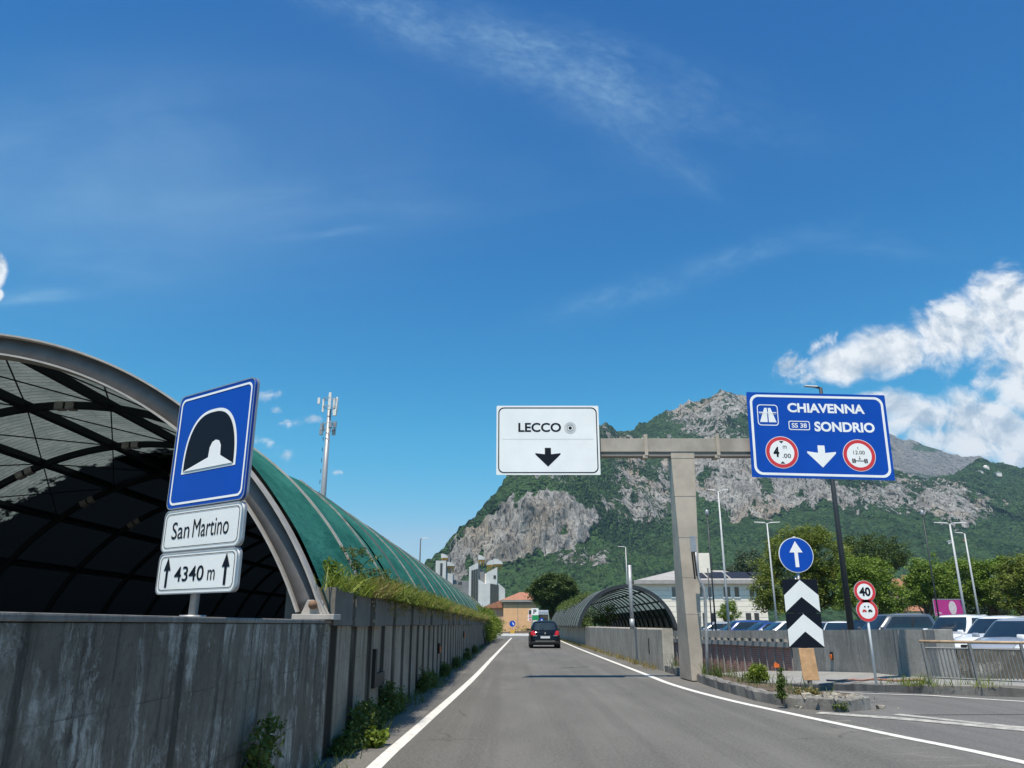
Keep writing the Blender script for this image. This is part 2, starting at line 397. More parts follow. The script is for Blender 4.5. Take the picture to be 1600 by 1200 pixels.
def canopy_mats():
    # roof sheet seen from below: thin corrugated translucent sheet, buried under leaf litter further in and low down
    m, t, b, o = new_mat('roof_sheet')
    p = pos(t); x, y, z = t.sep(p)
    wv = t.math('SINE', t.math('MULTIPLY', y, 46.0))
    n = t.noise(p, 3, 6, .7); spot = t.noise(t.scale(p, 1, 2, 1), 12, 5, .7)
    col = t.mix(t.smooth(n, .3, .7), (.15, .185, .17), (.235, .27, .25))
    col = t.mix(t.math('MULTIPLY', t.smooth(spot, .56, .68), .75), col, (.03, .04, .04))
    col = t.mix(t.math('MULTIPLY', t.smooth(wv, .55, 1.0), .5), col, (.06, .07, .07))
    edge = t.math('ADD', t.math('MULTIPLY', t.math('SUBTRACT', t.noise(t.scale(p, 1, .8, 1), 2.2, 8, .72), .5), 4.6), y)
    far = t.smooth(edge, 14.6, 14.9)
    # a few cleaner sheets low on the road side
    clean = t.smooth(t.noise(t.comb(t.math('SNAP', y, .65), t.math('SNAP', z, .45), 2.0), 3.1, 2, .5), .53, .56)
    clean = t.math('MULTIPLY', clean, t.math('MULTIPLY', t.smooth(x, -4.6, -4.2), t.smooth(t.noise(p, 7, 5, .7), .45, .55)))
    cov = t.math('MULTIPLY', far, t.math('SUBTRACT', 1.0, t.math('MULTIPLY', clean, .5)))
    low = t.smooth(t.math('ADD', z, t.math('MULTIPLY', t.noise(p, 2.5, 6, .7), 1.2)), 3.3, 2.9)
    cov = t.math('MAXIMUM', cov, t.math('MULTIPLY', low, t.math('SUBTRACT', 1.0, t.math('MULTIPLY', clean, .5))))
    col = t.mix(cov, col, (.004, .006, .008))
    df = t.add('ShaderNodeBsdfDiffuse'); t.put(df.inputs[0], col)
    tr = t.add('ShaderNodeBsdfTranslucent'); t.put(tr.inputs[0], col)
    mx = t.add('ShaderNodeMixShader'); mx.inputs[0].default_value = .42
    t.l.new(df.outputs[0], mx.inputs[1]); t.l.new(tr.outputs[0], mx.inputs[2]); t.l.new(mx.outputs[0], o.inputs[0])
    # green shade net laid over the roof
    m, t, b, o = new_mat('green_net')
    p = pos(t)
    n = t.noise(t.scale(p, 1, .5, 1), 1.8, 5, .6); f = t.noise(p, 22, 4, .7)
    col = t.mix(t.smooth(n, .3, .7), (.020, .115, .095), (.042, .180, .150))
    col = t.mix(t.math('MULTIPLY', t.smooth(f, .45, .7), .4), col, (.014, .085, .07))
    t.put(b.inputs['Base Color'], col); b.inputs['Roughness'].default_value = 1; b.inputs['Specular IOR Level'].default_value = .02
    b.inputs['Sheen Weight'].default_value = 0
    t.put(b.inputs['Normal'], t.bump(t.noise(t.scale(p, 1, .35, 1), 4, 5, .6), .5, .08))
    # greenish glazing of the second canopy
    m, t, b, o = new_mat('green_glazing')
    p = pos(t)
    n = t.noise(p, 1.5, 5, .6)
    col = t.mix(t.smooth(n, .3, .7), (.22, .30, .28), (.36, .44, .41))
    col = t.mix(t.math('MULTIPLY', t.smooth(t.noise(p, 5, 5, .7), .5, .7), .5), col, (.05, .08, .07))
    df = t.add('ShaderNodeBsdfDiffuse'); t.put(df.inputs[0], col)
    tr = t.add('ShaderNodeBsdfTranslucent'); t.put(tr.inputs[0], col)
    gl = t.add('ShaderNodeBsdfGlossy'); gl.inputs[0].default_value = (.6, .7, .7, 1); gl.inputs['Roughness'].default_value = .25
    mx = t.add('ShaderNodeMixShader'); mx.inputs[0].default_value = .55
    t.l.new(df.outputs[0], mx.inputs[1]); t.l.new(tr.outputs[0], mx.inputs[2])
    m2 = t.add('ShaderNodeMixShader'); m2.inputs[0].default_value = .12
    t.l.new(mx.outputs[0], m2.inputs[1]); t.l.new(gl.outputs[0], m2.inputs[2])
    tp = t.add('ShaderNodeBsdfTransparent'); tp.inputs[0].default_value = (.75, .85, .82, 1)
    m3 = t.add('ShaderNodeMixShader'); t.put(m3.inputs[0], t.lin(t.noise(p, 2.5, 5, .6), .35, .65, .16, .03))
    t.l.new(m2.outputs[0], m3.inputs[1]); t.l.new(tp.outputs[0], m3.inputs[2]); t.l.new(m3.outputs[0], o.inputs[0])
    # opaque smoked sheet low in the second canopy
    plain('smoked_sheet', (.008, .014, .018), .5, .0, .3, 2)
canopy_mats()

def mountain_mat(name, forest_lo, forest_hi, rock_a, rock_b, warm, sc):
    m, t, b, o = new_mat(name)
    p = pos(t)
    at_ = t.add('ShaderNodeAttribute', attribute_name='rock').outputs['Fac']
    n1 = t.noise(t.scale(p, 1, 1, .55), .030 * sc, 8, .66, .4)
    n2 = t.noise(t.scale(p, 1, 1, .30), .11 * sc, 6, .66, .3)
    n3 = t.noise(t.scale(p, 1, 1, .45), .32 * sc, 5, .7, .2)
    thr = t.math('ADD', at_, t.math('ADD', t.math('MULTIPLY', t.math('SUBTRACT', n1, .5), 1.5), t.math('ADD', t.math('MULTIPLY', t.math('SUBTRACT', n2, .5), 1.5), t.math('MULTIPLY', t.math('SUBTRACT', n3, .5), .6))))
    rk = t.smooth(thr, .48, .54)
    # rock
    st = t.noise(t.scale(p, 1, 1, .28), .055 * sc, 8, .7, .6)
    rc = t.mix(t.smooth(st, .36, .62), rock_a, rock_b)
    wm = t.smooth(t.noise(t.scale(p, 1, 1, .4), .012 * sc, 5, .6), .50, .68)
    rc = t.mix(t.math('MULTIPLY', wm, .5), rc, warm)
    cr = t.noise(t.scale(p, 1, 1, .20), .20 * sc, 7, .75, 1.0)
    rc = t.mix(t.math('MULTIPLY', t.smooth(cr, .50, .60), .85), rc, tuple(c * .16 for c in rock_a))
    # forest canopy
    vo = t.add('ShaderNodeTexVoronoi'); t.put(vo.inputs['Vector'], p); vo.inputs['Scale'].default_value = .20 * sc
    f1 = t.noise(p, .012 * sc, 7, .66)
    fc = t.mix(t.smooth(f1, .38, .62), tuple(c * .8 for c in forest_lo), tuple(c * 1.15 for c in forest_hi))
    hue = t.sep(vo.outputs['Color'])[0]
    fc = t.mix(t.math('MULTIPLY', t.smooth(hue, .45, .95), .55), fc, tuple(c * 1.7 for c in forest_hi))
    fc = t.mix(t.math('MULTIPLY', t.smooth(hue, .35, .0), .5), fc, tuple(c * .45 for c in forest_lo))
    t.put(b.inputs['Base Color'], t.mix(rk, fc, rc)); b.inputs['Roughness'].default_value = .95; b.inputs['Specular IOR Level'].default_value = .1
    hr = t.math('ADD', t.math('MULTIPLY', st, 1.0), t.math('MULTIPLY', cr, -.8))
    hf = t.math('SUBTRACT', 0.0, vo.outputs['Distance'])
    n_ = t.add('ShaderNodeMix', data_type='FLOAT'); t.put(n_.inputs[0], rk); t.put(n_.inputs[2], t.math('MULTIPLY', hf, .55)); t.put(n_.inputs[3], hr)
    t.put(b.inputs['Normal'], t.bump(n_.outputs[0], 1.0, 12.0 / sc))
    return m
mountain_mat('mountain_near', (.018, .042, .016), (.034, .068, .024), (.30, .288, .270), (.57, .555, .53), (.55, .43, .30), 1.0)
mountain_mat('mountain_far', (.035, .065, .03), (.06, .09, .04), (.27, .255, .24), (.34, .325, .305), (.38, .33, .28), .5)
# ------------------------------------------------------------------ mesh builders
class MB:
    def __init__(s): s.v = []; s.f = []; s.uvs = None
    def add(s, verts, faces):
        o = len(s.v); s.v += [tuple(p) for p in verts]; s.f += [tuple(i + o for i in f) for f in faces]; return s
    def box(s, a, b, top=None):
        """axis aligned box from corner a to corner b"""
        x0, y0, z0 = a; x1, y1, z1 = b
        return s.hexa([(x0, y0, z0), (x1, y0, z0), (x1, y1, z0), (x0, y1, z0)], [(x0, y0, z1), (x1, y0, z1), (x1, y1, z1), (x0, y1, z1)])
    def hexa(s, lo, hi):
        return s.add(list(lo) + list(hi), [(3, 2, 1, 0), (4, 5, 6, 7), (0, 1, 5, 4), (1, 2, 6, 5), (2, 3, 7, 6), (3, 0, 4, 7)])
    def quad(s, a, b, c, d): return s.add([a, b, c, d], [(0, 1, 2, 3)])
    def poly(s, pts): return s.add(pts, [tuple(range(len(pts)))])
    def tube(s, pts, r, n=10, cap=True):
        pts = [Vector(p) for p in pts]; rs = r if isinstance(r, (list, tuple)) else [r] * len(pts)
        rings = []
        up = Vector((0, 0, 1))
        for i, p in enumerate(pts):
            d = (pts[min(i + 1, len(pts) - 1)] - pts[max(i - 1, 0)]).normalized()
            ref = up if abs(d.z) < .92 else Vector((1, 0, 0))
            a = d.cross(ref).normalized(); b = a.cross(d)
            rings.append([p + (a * math.cos(2 * math.pi * k / n) + b * math.sin(2 * math.pi * k / n)) * rs[i] for k in range(n)])
        vs = [q for r_ in rings for q in r_]; fs = []
        for i in range(len(pts) - 1):
            for k in range(n):
                fs.append((i * n + k, i * n + (k + 1) % n, (i + 1) * n + (k + 1) % n, (i + 1) * n + k))
        if cap: fs.append(tuple(range(n - 1, -1, -1))); fs.append(tuple((len(pts) - 1) * n + k for k in range(n)))
        return s.add(vs, fs)
    def prism(s, pts, y0, y1):
        """polygon in x, z extruded from y0 (facing -y) to y1"""
        n = len(pts)
        vs = [(x, y0, z) for x, z in pts] + [(x, y1, z) for x, z in pts]
        fs = [tuple(range(n)), tuple(range(2 * n - 1, n - 1, -1))] + [(i, n + i, n + (i + 1) % n, (i + 1) % n) for i in range(n)]
        return s.add(vs, fs)
    def face(s, pts, y): return s.add([(x, y, z) for x, z in pts], [tuple(range(len(pts)))])
    def ring(s, outer, inner, y):
        n = len(outer)
        return s.add([(x, y, z) for x, z in outer] + [(x, y, z) for x, z in inner], [(i, (i + 1) % n, n + (i + 1) % n, n + i) for i in range(n)])
    def grid(s, rows, close=False):
        """rows of equal length lists of points"""
        m = len(rows[0]); o = len(s.v)
        for r in rows: s.v += [tuple(p) for p in r]
        for i in range(len(rows) - 1):
            for k in range(m if close else m - 1):
                s.f.append((o + i * m + k, o + i * m + (k + 1) % m, o + (i + 1) * m + (k + 1) % m, o + (i + 1) * m + k))
        return s
    def arc_bar(s, cx, cz, r0, r1, y0, y1, a0, a1, n=48):
        """bar of rectangular section swept along an arc in x, z"""
        rows = []
        for i in range(n + 1):
            a = a0 + (a1 - a0) * i / n; c, q = math.cos(a), math.sin(a)
            rows.append([(cx + c * r0, y0, cz + q * r0), (cx + c * r1, y0, cz + q * r1), (cx + c * r1, y1, cz + q * r1), (cx + c * r0, y1, cz + q * r0)])
        s.grid(rows, True); o = len(s.v)
        s.f.append((o - 4, o - 3, o - 2, o - 1)); s.f.append((o - 4 * (n + 1) + 3, o - 4 * (n + 1) + 2, o - 4 * (n + 1) + 1, o - 4 * (n + 1)))
        return s
    def build(s, name, mat, parent=None, smooth=False, local=True, bevel=0.0, bseg=2):
        me = bpy.data.meshes.new(name)
        vs = s.v
        if parent is not None and not local:
            l = parent.location; vs = [(x - l.x, y - l.y, z - l.z) for x, y, z in vs]
        me.from_pydata(vs, [], s.f); me.update()
        bm = bmesh.new(); bm.from_mesh(me)
        bmesh.ops.recalc_face_normals(bm, faces=bm.faces) if len(bm.faces) < 60000 and not s.uvs else None
        if bevel:
            bmesh.ops.remove_doubles(bm, verts=bm.verts, dist=1e-5)
            es = [e for e in bm.edges if len(e.link_faces) == 2 and e.calc_face_angle(0) > .5]
            bmesh.ops.bevel(bm, geom=es, offset=bevel, segments=bseg, affect='EDGES', profile=.6, clamp_overlap=True)
        bm.to_mesh(me); bm.free()
        if smooth: me.polygons.foreach_set('use_smooth', [True] * len(me.polygons))
        me.materials.append(MATS[mat])
        o = bpy.data.objects.new(name, me); COL.objects.link(o)
        if parent is not None: o.parent = parent
        return o
def tag(o, label=None, cat=None, group=None, kind=None):
    if label: o['label'] = label
    if cat: o['category'] = cat
    if group: o['group'] = group
    if kind: o['kind'] = kind
    return o
def empty(name, loc, rz=0.0, label=None, cat=None, group=None, rot=None):
    o = bpy.data.objects.new(name, None); COL.objects.link(o); o.location = loc
    o.rotation_euler = rot or (0, 0, rz); o.empty_display_size = .2
    return tag(o, label, cat, group)
def kids(o): return [c for c in COL.objects if c.parent == o]
def copy_tree(o, parent=None):
    c = o.copy(); COL.objects.link(c)
    if parent is not None: c.parent = parent
    for k in list(o.children): copy_tree(k, c)
    return c
def struct(name, mb, mat, label=None, smooth=False):
    return tag(mb.build(name, mat, smooth=smooth), label, kind='structure')
def rrect(cx, cz, w_, h_, r, n=6):
    pts = []
    for qx, qz, a0 in ((1, -1, -90), (1, 1, 0), (-1, 1, 90), (-1, -1, 180)):
        for i in range(n + 1):
            a = R(a0 + 90 * i / n)
            pts.append((cx + qx * (w_ / 2 - r) + r * math.cos(a), cz + qz * (h_ / 2 - r) + r * math.sin(a)))
    return pts
def circ(cx, cz, r, n=40, sx=1.0): return [(cx + sx * r * math.cos(2 * math.pi * i / n), cz + r * math.sin(2 * math.pi * i / n)) for i in range(n)]
def lettering(body, cx, cz, w_, h_, y, mat, parent, bold=0.0, name='lettering', cond=None):
    """text as flat mesh in the x, z plane, fitted to width and cap height, centred at cx, cz"""
    cu = bpy.data.curves.new('letters', 'FONT'); cu.body = body; cu.size = 1.0; cu.offset = bold; cu.resolution_u = 4
    ob = bpy.data.objects.new('letters', cu); COL.objects.link(ob)
    dg = bpy.context.evaluated_depsgraph_get(); dg.update()
    me = bpy.data.meshes.new_from_object(ob.evaluated_get(dg))
    bpy.data.objects.remove(ob)
    n = len(me.vertices); co = np.empty(n * 3); me.vertices.foreach_get('co', co); co = co.reshape(-1, 3)
    mn, mx = co.min(0), co.max(0); sx = w_ / (mx[0] - mn[0]); sy = h_ / (mx[1] - mn[1])
    out = np.stack([(co[:, 0] - (mn[0] + mx[0]) / 2) * sx + cx, np.full(n, y), (co[:, 1] - (mn[1] + mx[1]) / 2) * sy + cz], 1)
    me.vertices.foreach_set('co', out.ravel()); me.update(); me.name = name
    me.materials.clear(); me.materials.append(MATS[mat])
    o = bpy.data.objects.new(name, me); COL.objects.link(o); o.parent = parent
    return o
def mesh_np(name, verts, faces, mat, parent=None, smooth=False):
    """large quad mesh straight from arrays"""
    me = bpy.data.meshes.new(name); nf = len(faces)
    me.vertices.add(len(verts)); me.vertices.foreach_set('co', np.asarray(verts, np.float32).ravel())
    me.loops.add(nf * 4); me.polygons.add(nf)
    me.loops.foreach_set('vertex_index', np.asarray(faces, np.int32).ravel())
    me.polygons.foreach_set('loop_start', np.arange(0, nf * 4, 4, dtype=np.int32)); me.polygons.foreach_set('loop_total', np.full(nf, 4, np.int32))
    if smooth: me.polygons.foreach_set('use_smooth', np.ones(nf, bool))
    me.update(calc_edges=True); me.validate()
    me.materials.append(MATS[mat])
    o = bpy.data.objects.new(name, me); COL.objects.link(o)
    if parent is not None: o.parent = parent
    return o
def leaves(name, centres, spread, per, size, mat, parent=None, up=.35, aspect=.6, jit=.35):
    """leaf sized quads scattered round each clump centre"""
    cs = np.asarray(centres, float); sp = np.broadcast_to(np.asarray(spread, float), (len(cs),))
    n = len(cs) * per
    c = np.repeat(cs, per, 0) + rng.normal(size=(n, 3)) * np.repeat(sp, per)[:, None] * np.array([1, 1, .75])
    nr = rng.normal(size=(n, 3)); nr[:, 2] = np.abs(nr[:, 2]) + up; nr /= np.linalg.norm(nr, axis=1)[:, None]
    t = np.cross(nr, rng.normal(size=(n, 3))); t /= np.linalg.norm(t, axis=1)[:, None] + 1e-9
    b = np.cross(nr, t)
    sz = size * (1 + jit * rng.uniform(-1, 1, n))[:, None]
    t = t * sz; b = b * sz * aspect
    v = np.stack([c - t, c - b * .9 + nr * sz * .12, c + t, c + b * .9 + nr * sz * .12], 1).reshape(-1, 3)
    f = np.arange(n * 4).reshape(-1, 4)
    return mesh_np(name, v, f, mat, parent)
def crown_centres(blobs_, n, shell=.55, gap=.0):
    """clump centres spread over the outer part of a set of ellipsoids"""
    out = []; tot = sum(b[3] * b[4] + b[4] * b[5] for b in blobs_)
    for bx, by, bz, rx, ry, rz in blobs_:
        k = max(4, int(n * (rx * ry + ry * rz) / tot))
        for _ in range(k):
            d = Vector(rng.normal(size=3)).normalized()
            if d.z < -.55: d.z *= .4
            r = shell + (1 - shell) * rng.random() ** .6
            r *= .88 + .24 * noise.noise(Vector((bx, by, bz)) + d * 2.1) + .10 * rng.random()
            out.append((bx + d.x * rx * r, by + d.y * ry * r, bz + d.z * rz * r))
    return out
def tree(name, label, base, trunk_h, trunk_r, blobs_, n, spread, per, leaf, mat, group=None, cat='tree', limbs=7):
    root = empty(name, base, 0, label, cat, group)
    mb = MB()
    top = Vector((random.uniform(-.15, .15), random.uniform(-.1, .1), trunk_h))
    mb.tube([(0, 0, -.3), (top.x * .3, top.y * .3, trunk_h * .45), top], [trunk_r * 1.25, trunk_r * .9, trunk_r * .7], 9)
    cs = crown_centres(blobs_, n)
    for c in random.sample(cs, min(limbs * 2, len(cs))):
        e = Vector(c) * .9; e.z = max(e.z, trunk_h)
        m = top.lerp(e, .5) + Vector((0, 0, -.06 * (e - top).length))
        mb.tube([top - Vector((0, 0, trunk_h * .15)), m, e], [trunk_r * .5, trunk_r * .28, trunk_r * .08], 6)
    mb.build('trunk', 'bark', root, smooth=True)
    leaves('crown', cs, spread, per, leaf, mat, root, .8)
    return root
# ------------------------------------------------------------------ ground, road, ramp
def lerp(a, b, t): return a + (b - a) * t
# wide ground sheet with the two sunken carriageways left open
xs = [-7000, -1500, -300, -60, -11.3, -2.3, 5.02, 9.45, 11.5, 60, 300, 1500, 7000]
ys = [-900, -200, -42, 16, 24.9, 34, 86, 96, 130, 300, 800, 2500, 9000]
mb = MB()
for i in range(len(xs) - 1):
    for j in range(len(ys) - 1):
        x0, x1, y0, y1 = xs[i], xs[i + 1], ys[j], ys[j + 1]
        if x0 == -11.3 and -42 <= y0 < 86: continue
        if 5.02 <= x0 < 11.5 and 16 <= y0 < 96: continue
        mb.quad((x0, y0, -.03), (x1, y0, -.03), (x1, y1, -.03), (x0, y1, -.03))
struct('ground', mb, 'ground_earth')
mb = MB()
mb.grid([[(-1.97, y, 0), (0, y, 0.0), (2.4, y, 0.0), (5.0, y, 0)] for y in (-42, -10, 0, 8, 16, 30, 50, 70, 93)])
struct('road', mb, 'asphalt')
mb = MB(); mb.box((-11.25, -42, -5.2), (-2.32, 86, -5.0)); struct('sunken_road', mb, 'ramp_asphalt')
mb = MB(); mb.box((-1.93, -42, .0), (-1.36, 76, .004)); mb.f = [mb.f[1]]; struct('road_shoulder', mb, 'shoulder_asphalt')
# the cross road and verge at the roundabout
mb = MB(); mb.quad((-60, 93, -.004), (60, 93, -.004), (60, 103, -.004), (-60, 103, -.004)); struct('roundabout_road', mb, 'asphalt')
# ramp road that dips beside the right hand canopy
def ramp_z(y): return 0.0 if y < 16.5 else -((y - 16.5) * .055 if y < 20 else .1925 + (y - 20) * .068)
RK = [(40, -42), (14.6, 13.0), (13.0, 13.9), (10.0, 16.0), (8.95, 17.5), (8.62, 20), (8.55, 26), (8.55, 36), (8.55, 52), (8.55, 96)]
RL = [5.0, 5.0, 5.0, 5.0, 5.05, 5.25, 5.25, 5.25, 5.25, 5.25]
mb = MB(); mb.grid([[(lerp(RL[i], p[0], t), p[1], ramp_z(p[1])) for t in (0, .25, .5, .75, 1)] for i, p in enumerate(RK)])
struct('ramp_road', mb, 'ramp_asphalt')
PKZ = .06
mb = MB(); mb.grid([[(x, y, PKZ), (70, max(y, 20.5) if y > 20 else 10.0, PKZ)] for x, y in ((11.5, 20.6), (11.25, 21.2), (11.1, 22.5), (11.35, 25), (11.45, 28), (11.4, 32), (11.1, 36), (10.5, 42), (10.0, 48), (9.9, 54), (10.9, 56), (10.9, 104))]); struct('car_park', mb, 'ramp_asphalt')
# sidewalk between the ramp kerb and its wall
WL = [(10.9, 21.2), (10.75, 22.5), (11.0, 25), (11.1, 28), (11.05, 32)]
LB = [(11.05, 32.0), (10.8, 36), (10.2, 42), (9.7, 48), (9.55, 54)]
wz = lambda y: float(np.interp(y, [18, 21, 25, 31, 40, 43, 52, 60], [.17, .05, -.05, -.32, -.80, -1.05, -1.6, -2.2]))
mb = MB()
rows = []
for (kx, ky), (wx, wy) in zip([(13.0, 14.1), (10.05, 16.2), (9.05, 17.7), (8.72, 20), (8.65, 26), (8.65, 36), (8.65, 52), (8.65, 60)],
                              [(20, 17.0), (13.6, 19.2), (11.6, 20.4), (10.9, 21.4), (11.0, 25.2), (11.05, 32), (10.8, 36), (9.6, 54)]):
    rows.append([(lerp(kx, wx, t), lerp(ky, wy, t), lerp(ramp_z(ky) + .17, wz(wy), t)) for t in (0, .5, 1)])
mb.grid(rows); struct('ramp_pavement', mb, 'ledge_concrete')
def kerb(name, line, w_, h_, mat, zf=lambda y: 0.0, label=None, step=.35, rough=.012, kind='structure'):
    """kerb swept along a line, a little broken along its top edge; the body lies to the right of the line"""
    P = [Vector((x, y, 0)) for x, y in line]; pts = []
    for a, b in zip(P[:-1], P[1:]):
        k = max(1, int((b - a).length / step))
        pts += [a.lerp(b, i / k) for i in range(k)]
    pts.append(P[-1]); rows = []
    for i, p in enumerate(pts):
        d = (pts[min(i + 1, len(pts) - 1)] - pts[max(i - 1, 0)]).normalized(); nrm = Vector((d.y, -d.x, 0))
        z = zf(p.y); j = lambda: random.uniform(-rough, rough)
        f, bk = p, p + nrm * w_
        rows.append([(f.x, f.y, z - .15), (f.x + j(), f.y, z + h_ - .03 + j()), (f.x + nrm.x * .03, f.y + nrm.y * .03, z + h_ + j()), (bk.x - nrm.x * .03, bk.y - nrm.y * .03, z + h_ + j()), (bk.x, bk.y, z - .15)])
    mb = MB(); mb.grid(rows)
    return tag(mb.build(name, mat), label, kind=kind)
kerb('kerb', [(13.0, 13.9), (10.0, 16.0), (8.95, 17.5), (8.62, 20), (8.55, 26), (8.55, 52)], .16, .19, 'kerb_concrete', ramp_z)
# the island between road and ramp, with its crumbling kerb nose
ISL = [(5.95, 13.75), (5.30, 13.42), (4.70, 14.2), (4.52, 15.4), (4.49, 17.5), (4.57, 20.4), (4.60, 24.6)]
kerb('island_kerb', ISL, .20, .20, 'kerb_concrete', rough=.022, step=.22)
mb = MB()
rows = []
for (lx, ly), (rx, ry) in zip([(5.36, 13.62), (4.90, 14.25), (4.72, 15.4), (4.69, 17.5), (4.77, 20.4), (4.80, 24.7)],
                              [(6.0, 13.9), (6.05, 14.6), (5.75, 15.8), (5.45, 17.5), (5.27, 20.4), (5.25, 24.7)]):
    rows.append([(lerp(lx, rx, t), lerp(ly, ry, t), .165 + random.uniform(-.01, .03)) for t in (0, .2, .4, .6, .8, 1)] + [(rx + .02, ry, ramp_z(ry) - .2)])
mb.grid(rows); struct('traffic_island', mb, 'soil')
mb = MB()
rubble_c = []
for _ in range(90):
    x = random.gauss(5.60, .30); y = random.gauss(13.95, .22)
    x, y = x + (y - 13.9) * .2, y
    s_ = abs(random.gauss(.012, .020)) + .008
    q = Vector((random.random(), random.random(), random.random()))
    z = .0 if (x < 4.9 or y < 13.3 or x > 6.1) else .17
    vs = []
    for sx in (-1, 1):
        for sy in (-1, 1):
            for sz in (-1, 1): vs.append((x + sx * s_ * random.uniform(.5, 1.3), y + sy * s_ * random.uniform(.5, 1.2), z + s_ * .5 + sz * s_ * random.uniform(.4, .8)))
    mb.add(vs, [(0, 1, 3, 2), (4, 6, 7, 5), (0, 4, 5, 1), (2, 3, 7, 6), (0, 2, 6, 4), (1, 5, 7, 3)])
tag(mb.build('rubble', 'rubble'), 'broken concrete and dirt on the crumbled nose of the island', 'rubble', kind='stuff')
# painted lines
def line_strip(name, pts, w_, mat, z=.005, zf=None):
    P = [Vector((x, y, 0)) for x, y in pts]; fine = []
    for i in range(len(P) - 1):
        p0 = P[max(i - 1, 0)]; p1 = P[i]; p2 = P[i + 1]; p3 = P[min(i + 2, len(P) - 1)]
        k = 12
        for j in range(k):
            t = j / k
            fine.append(.5 * ((2 * p1) + (p2 - p0) * t + (2 * p0 - 5 * p1 + 4 * p2 - p3) * t * t + (3 * p1 - p0 - 3 * p2 + p3) * t ** 3))
    fine.append(P[-1]); rows = []
    for i, p in enumerate(fine):
        d = (fine[min(i + 1, len(fine) - 1)] - fine[max(i - 1, 0)]).normalized(); nrm = Vector((d.y, -d.x, 0)) * w_ / 2
        zz = z + (zf(p.y) if zf else 0)
        rows.append([(p.x - nrm.x, p.y - nrm.y, zz), (p.x + nrm.x, p.y + nrm.y, zz)])
    mb = MB(); mb.grid(rows); return struct(name, mb, mat)
line_strip('edge_line', [(-1.42, -20), (-1.40, 3), (-1.36, 8.4), (-1.29, 11.3), (-1.02, 21.6), (-.80, 36.7), (-.05, 86)], .155, 'road_paint')
line_strip('edge_line', [(6.6, -6), (5.85, 3), (5.25, 8.66), (4.88, 10.65), (4.46, 12.95), (4.03, 15.76), (3.78, 19.35), (3.80, 24.5), (3.95, 49.8), (4.4, 80)], .155, 'road_paint')
line_strip('ramp_line', [(13.9, 11.9), (11.6, 13.6), (9.4, 15.2), (7.85, 17.4), (7.55, 20), (7.5, 26)], .12, 'road_paint', .006, ramp_z)
line_strip('worn_line', [(10.4, 8.2), (8.2, 10.1), (6.9, 11.6), (6.05, 13.1)], .22, 'road_paint_faded', .006)
line_strip('worn_line', [(9.4, 8.2), (7.3, 10.6), (6.0, 12.3), (4.9, 13.3)], .30, 'road_paint_faded', .007)
line_strip('asphalt_joint', [(14, 12.3), (10.4, 13.05), (6.2, 13.0)], .035, 'rubber', .005)
line_strip('asphalt_joint', [(1.55, 26.5), (2.0, 27.0), (2.6, 27.4)], .10, 'rubber', .004)
mb = MB(); mb.quad((-9, 92.3, .005), (9, 92.3, .005), (9, 92.8, .005), (-9, 92.8, .005)); struct('give_way_line', mb, 'road_paint')

# ------------------------------------------------------------------ the left wall, its planters
WX = -1.95                     # road side face of the left wall
mb = MB(); mb.box((WX - .50, -6, -.1), (WX, 8.62, 1.36)); o = mb.build('retaining_wall', 'dark_concrete', bevel=.015)
tag(o, 'dark streaked concrete wall carrying the blue tunnel sign', 'wall')
mb = MB(); mb.box((-.50 - .015, -6.0, .0), (.012, 8.63, .035)); mb.v = [(x + WX, y, z + 1.362) for x, y, z in mb.v]
wc = mb.build('coping', 'kerb_concrete', bevel=.01); wc.parent = o
root = empty('retaining_wall', (WX, 8.63, 0), 0, 'long grey concrete wall below the row of planters, streaked by dark drips', 'wall')
mb = MB(); mb.box((-.34, 0, -.1), (-.02, 68, 1.335)); mb.build('wall_panel', 'panel_concrete', root)
mb = MB(); mb.box((-.018, 2.86, .50), (.03, 3.0, 1.02)); mb.box((-.018, 3.0, .50), (.03, 3.72, .68)); mb.build('cable_bracket', 'black_plastic', root)
# trench walls of the sunken road, out of sight from the road
mb = MB(); mb.box((-11.6, -42, -5.1), (-11.27, 86, 1.35)); tag(mb.build('retaining_wall', 'dark_concrete'), 'far concrete side wall of the sunken road under the green canopy', 'wall')
mb = MB(); mb.box((WX - .36, -42, -5.1), (WX - .30, 77, -.1)); tag(mb.build('trench_wall', 'dark_concrete'), kind='structure')
# planters: a hollow trough each
pl = empty('planter', (WX, 8.64, 1.335), 0)
mb = MB(); L_ = .99
x0, x1 = -.50, .035; t_ = .05
mb.box((x0, 0, 0), (x1, L_, .06)); mb.box((x0, 0, .06), (x0 + t_, L_, .40)); mb.box((x1 - t_, 0, .06), (x1, L_, .40))
mb.box((x0 + t_, 0, .06), (x1 - t_, t_, .40)); mb.box((x0 + t_, L_ - t_, .06), (x1 - t_, L_, .40))
mb.build('trough', 'planter_grey', pl)
mb = MB(); mb.box((x0 + t_ + .002, t_ + .002, .06), (x1 - t_ - .002, L_ - t_ - .002, .36)); mb.build('potting_soil', 'soil', pl)
NPL = 58
planters = [pl]
for i in range(1, NPL): planters.append(copy_tree(pl))
for i, p in enumerate(planters):
    y = 8.64 + i * 1.14
    p.location = (WX + (0 if i == 0 else random.uniform(-.02, .02)) + (.05 if i in (2, 9, 15, 23) else 0), y, 1.335 + random.uniform(-.008, .008))
    p['category'] = 'planter'; p['group'] = 'planters on top of the left wall'
    p['label'] = 'grey concrete planter trough in the long row along the wall below the green net'
pl['label'] = 'grey concrete planter trough beside the foot of the big steel arch, first of its row'
planters[2]['label'] = 'grey concrete planter trough jutting out of line near the big arch, pale end showing'
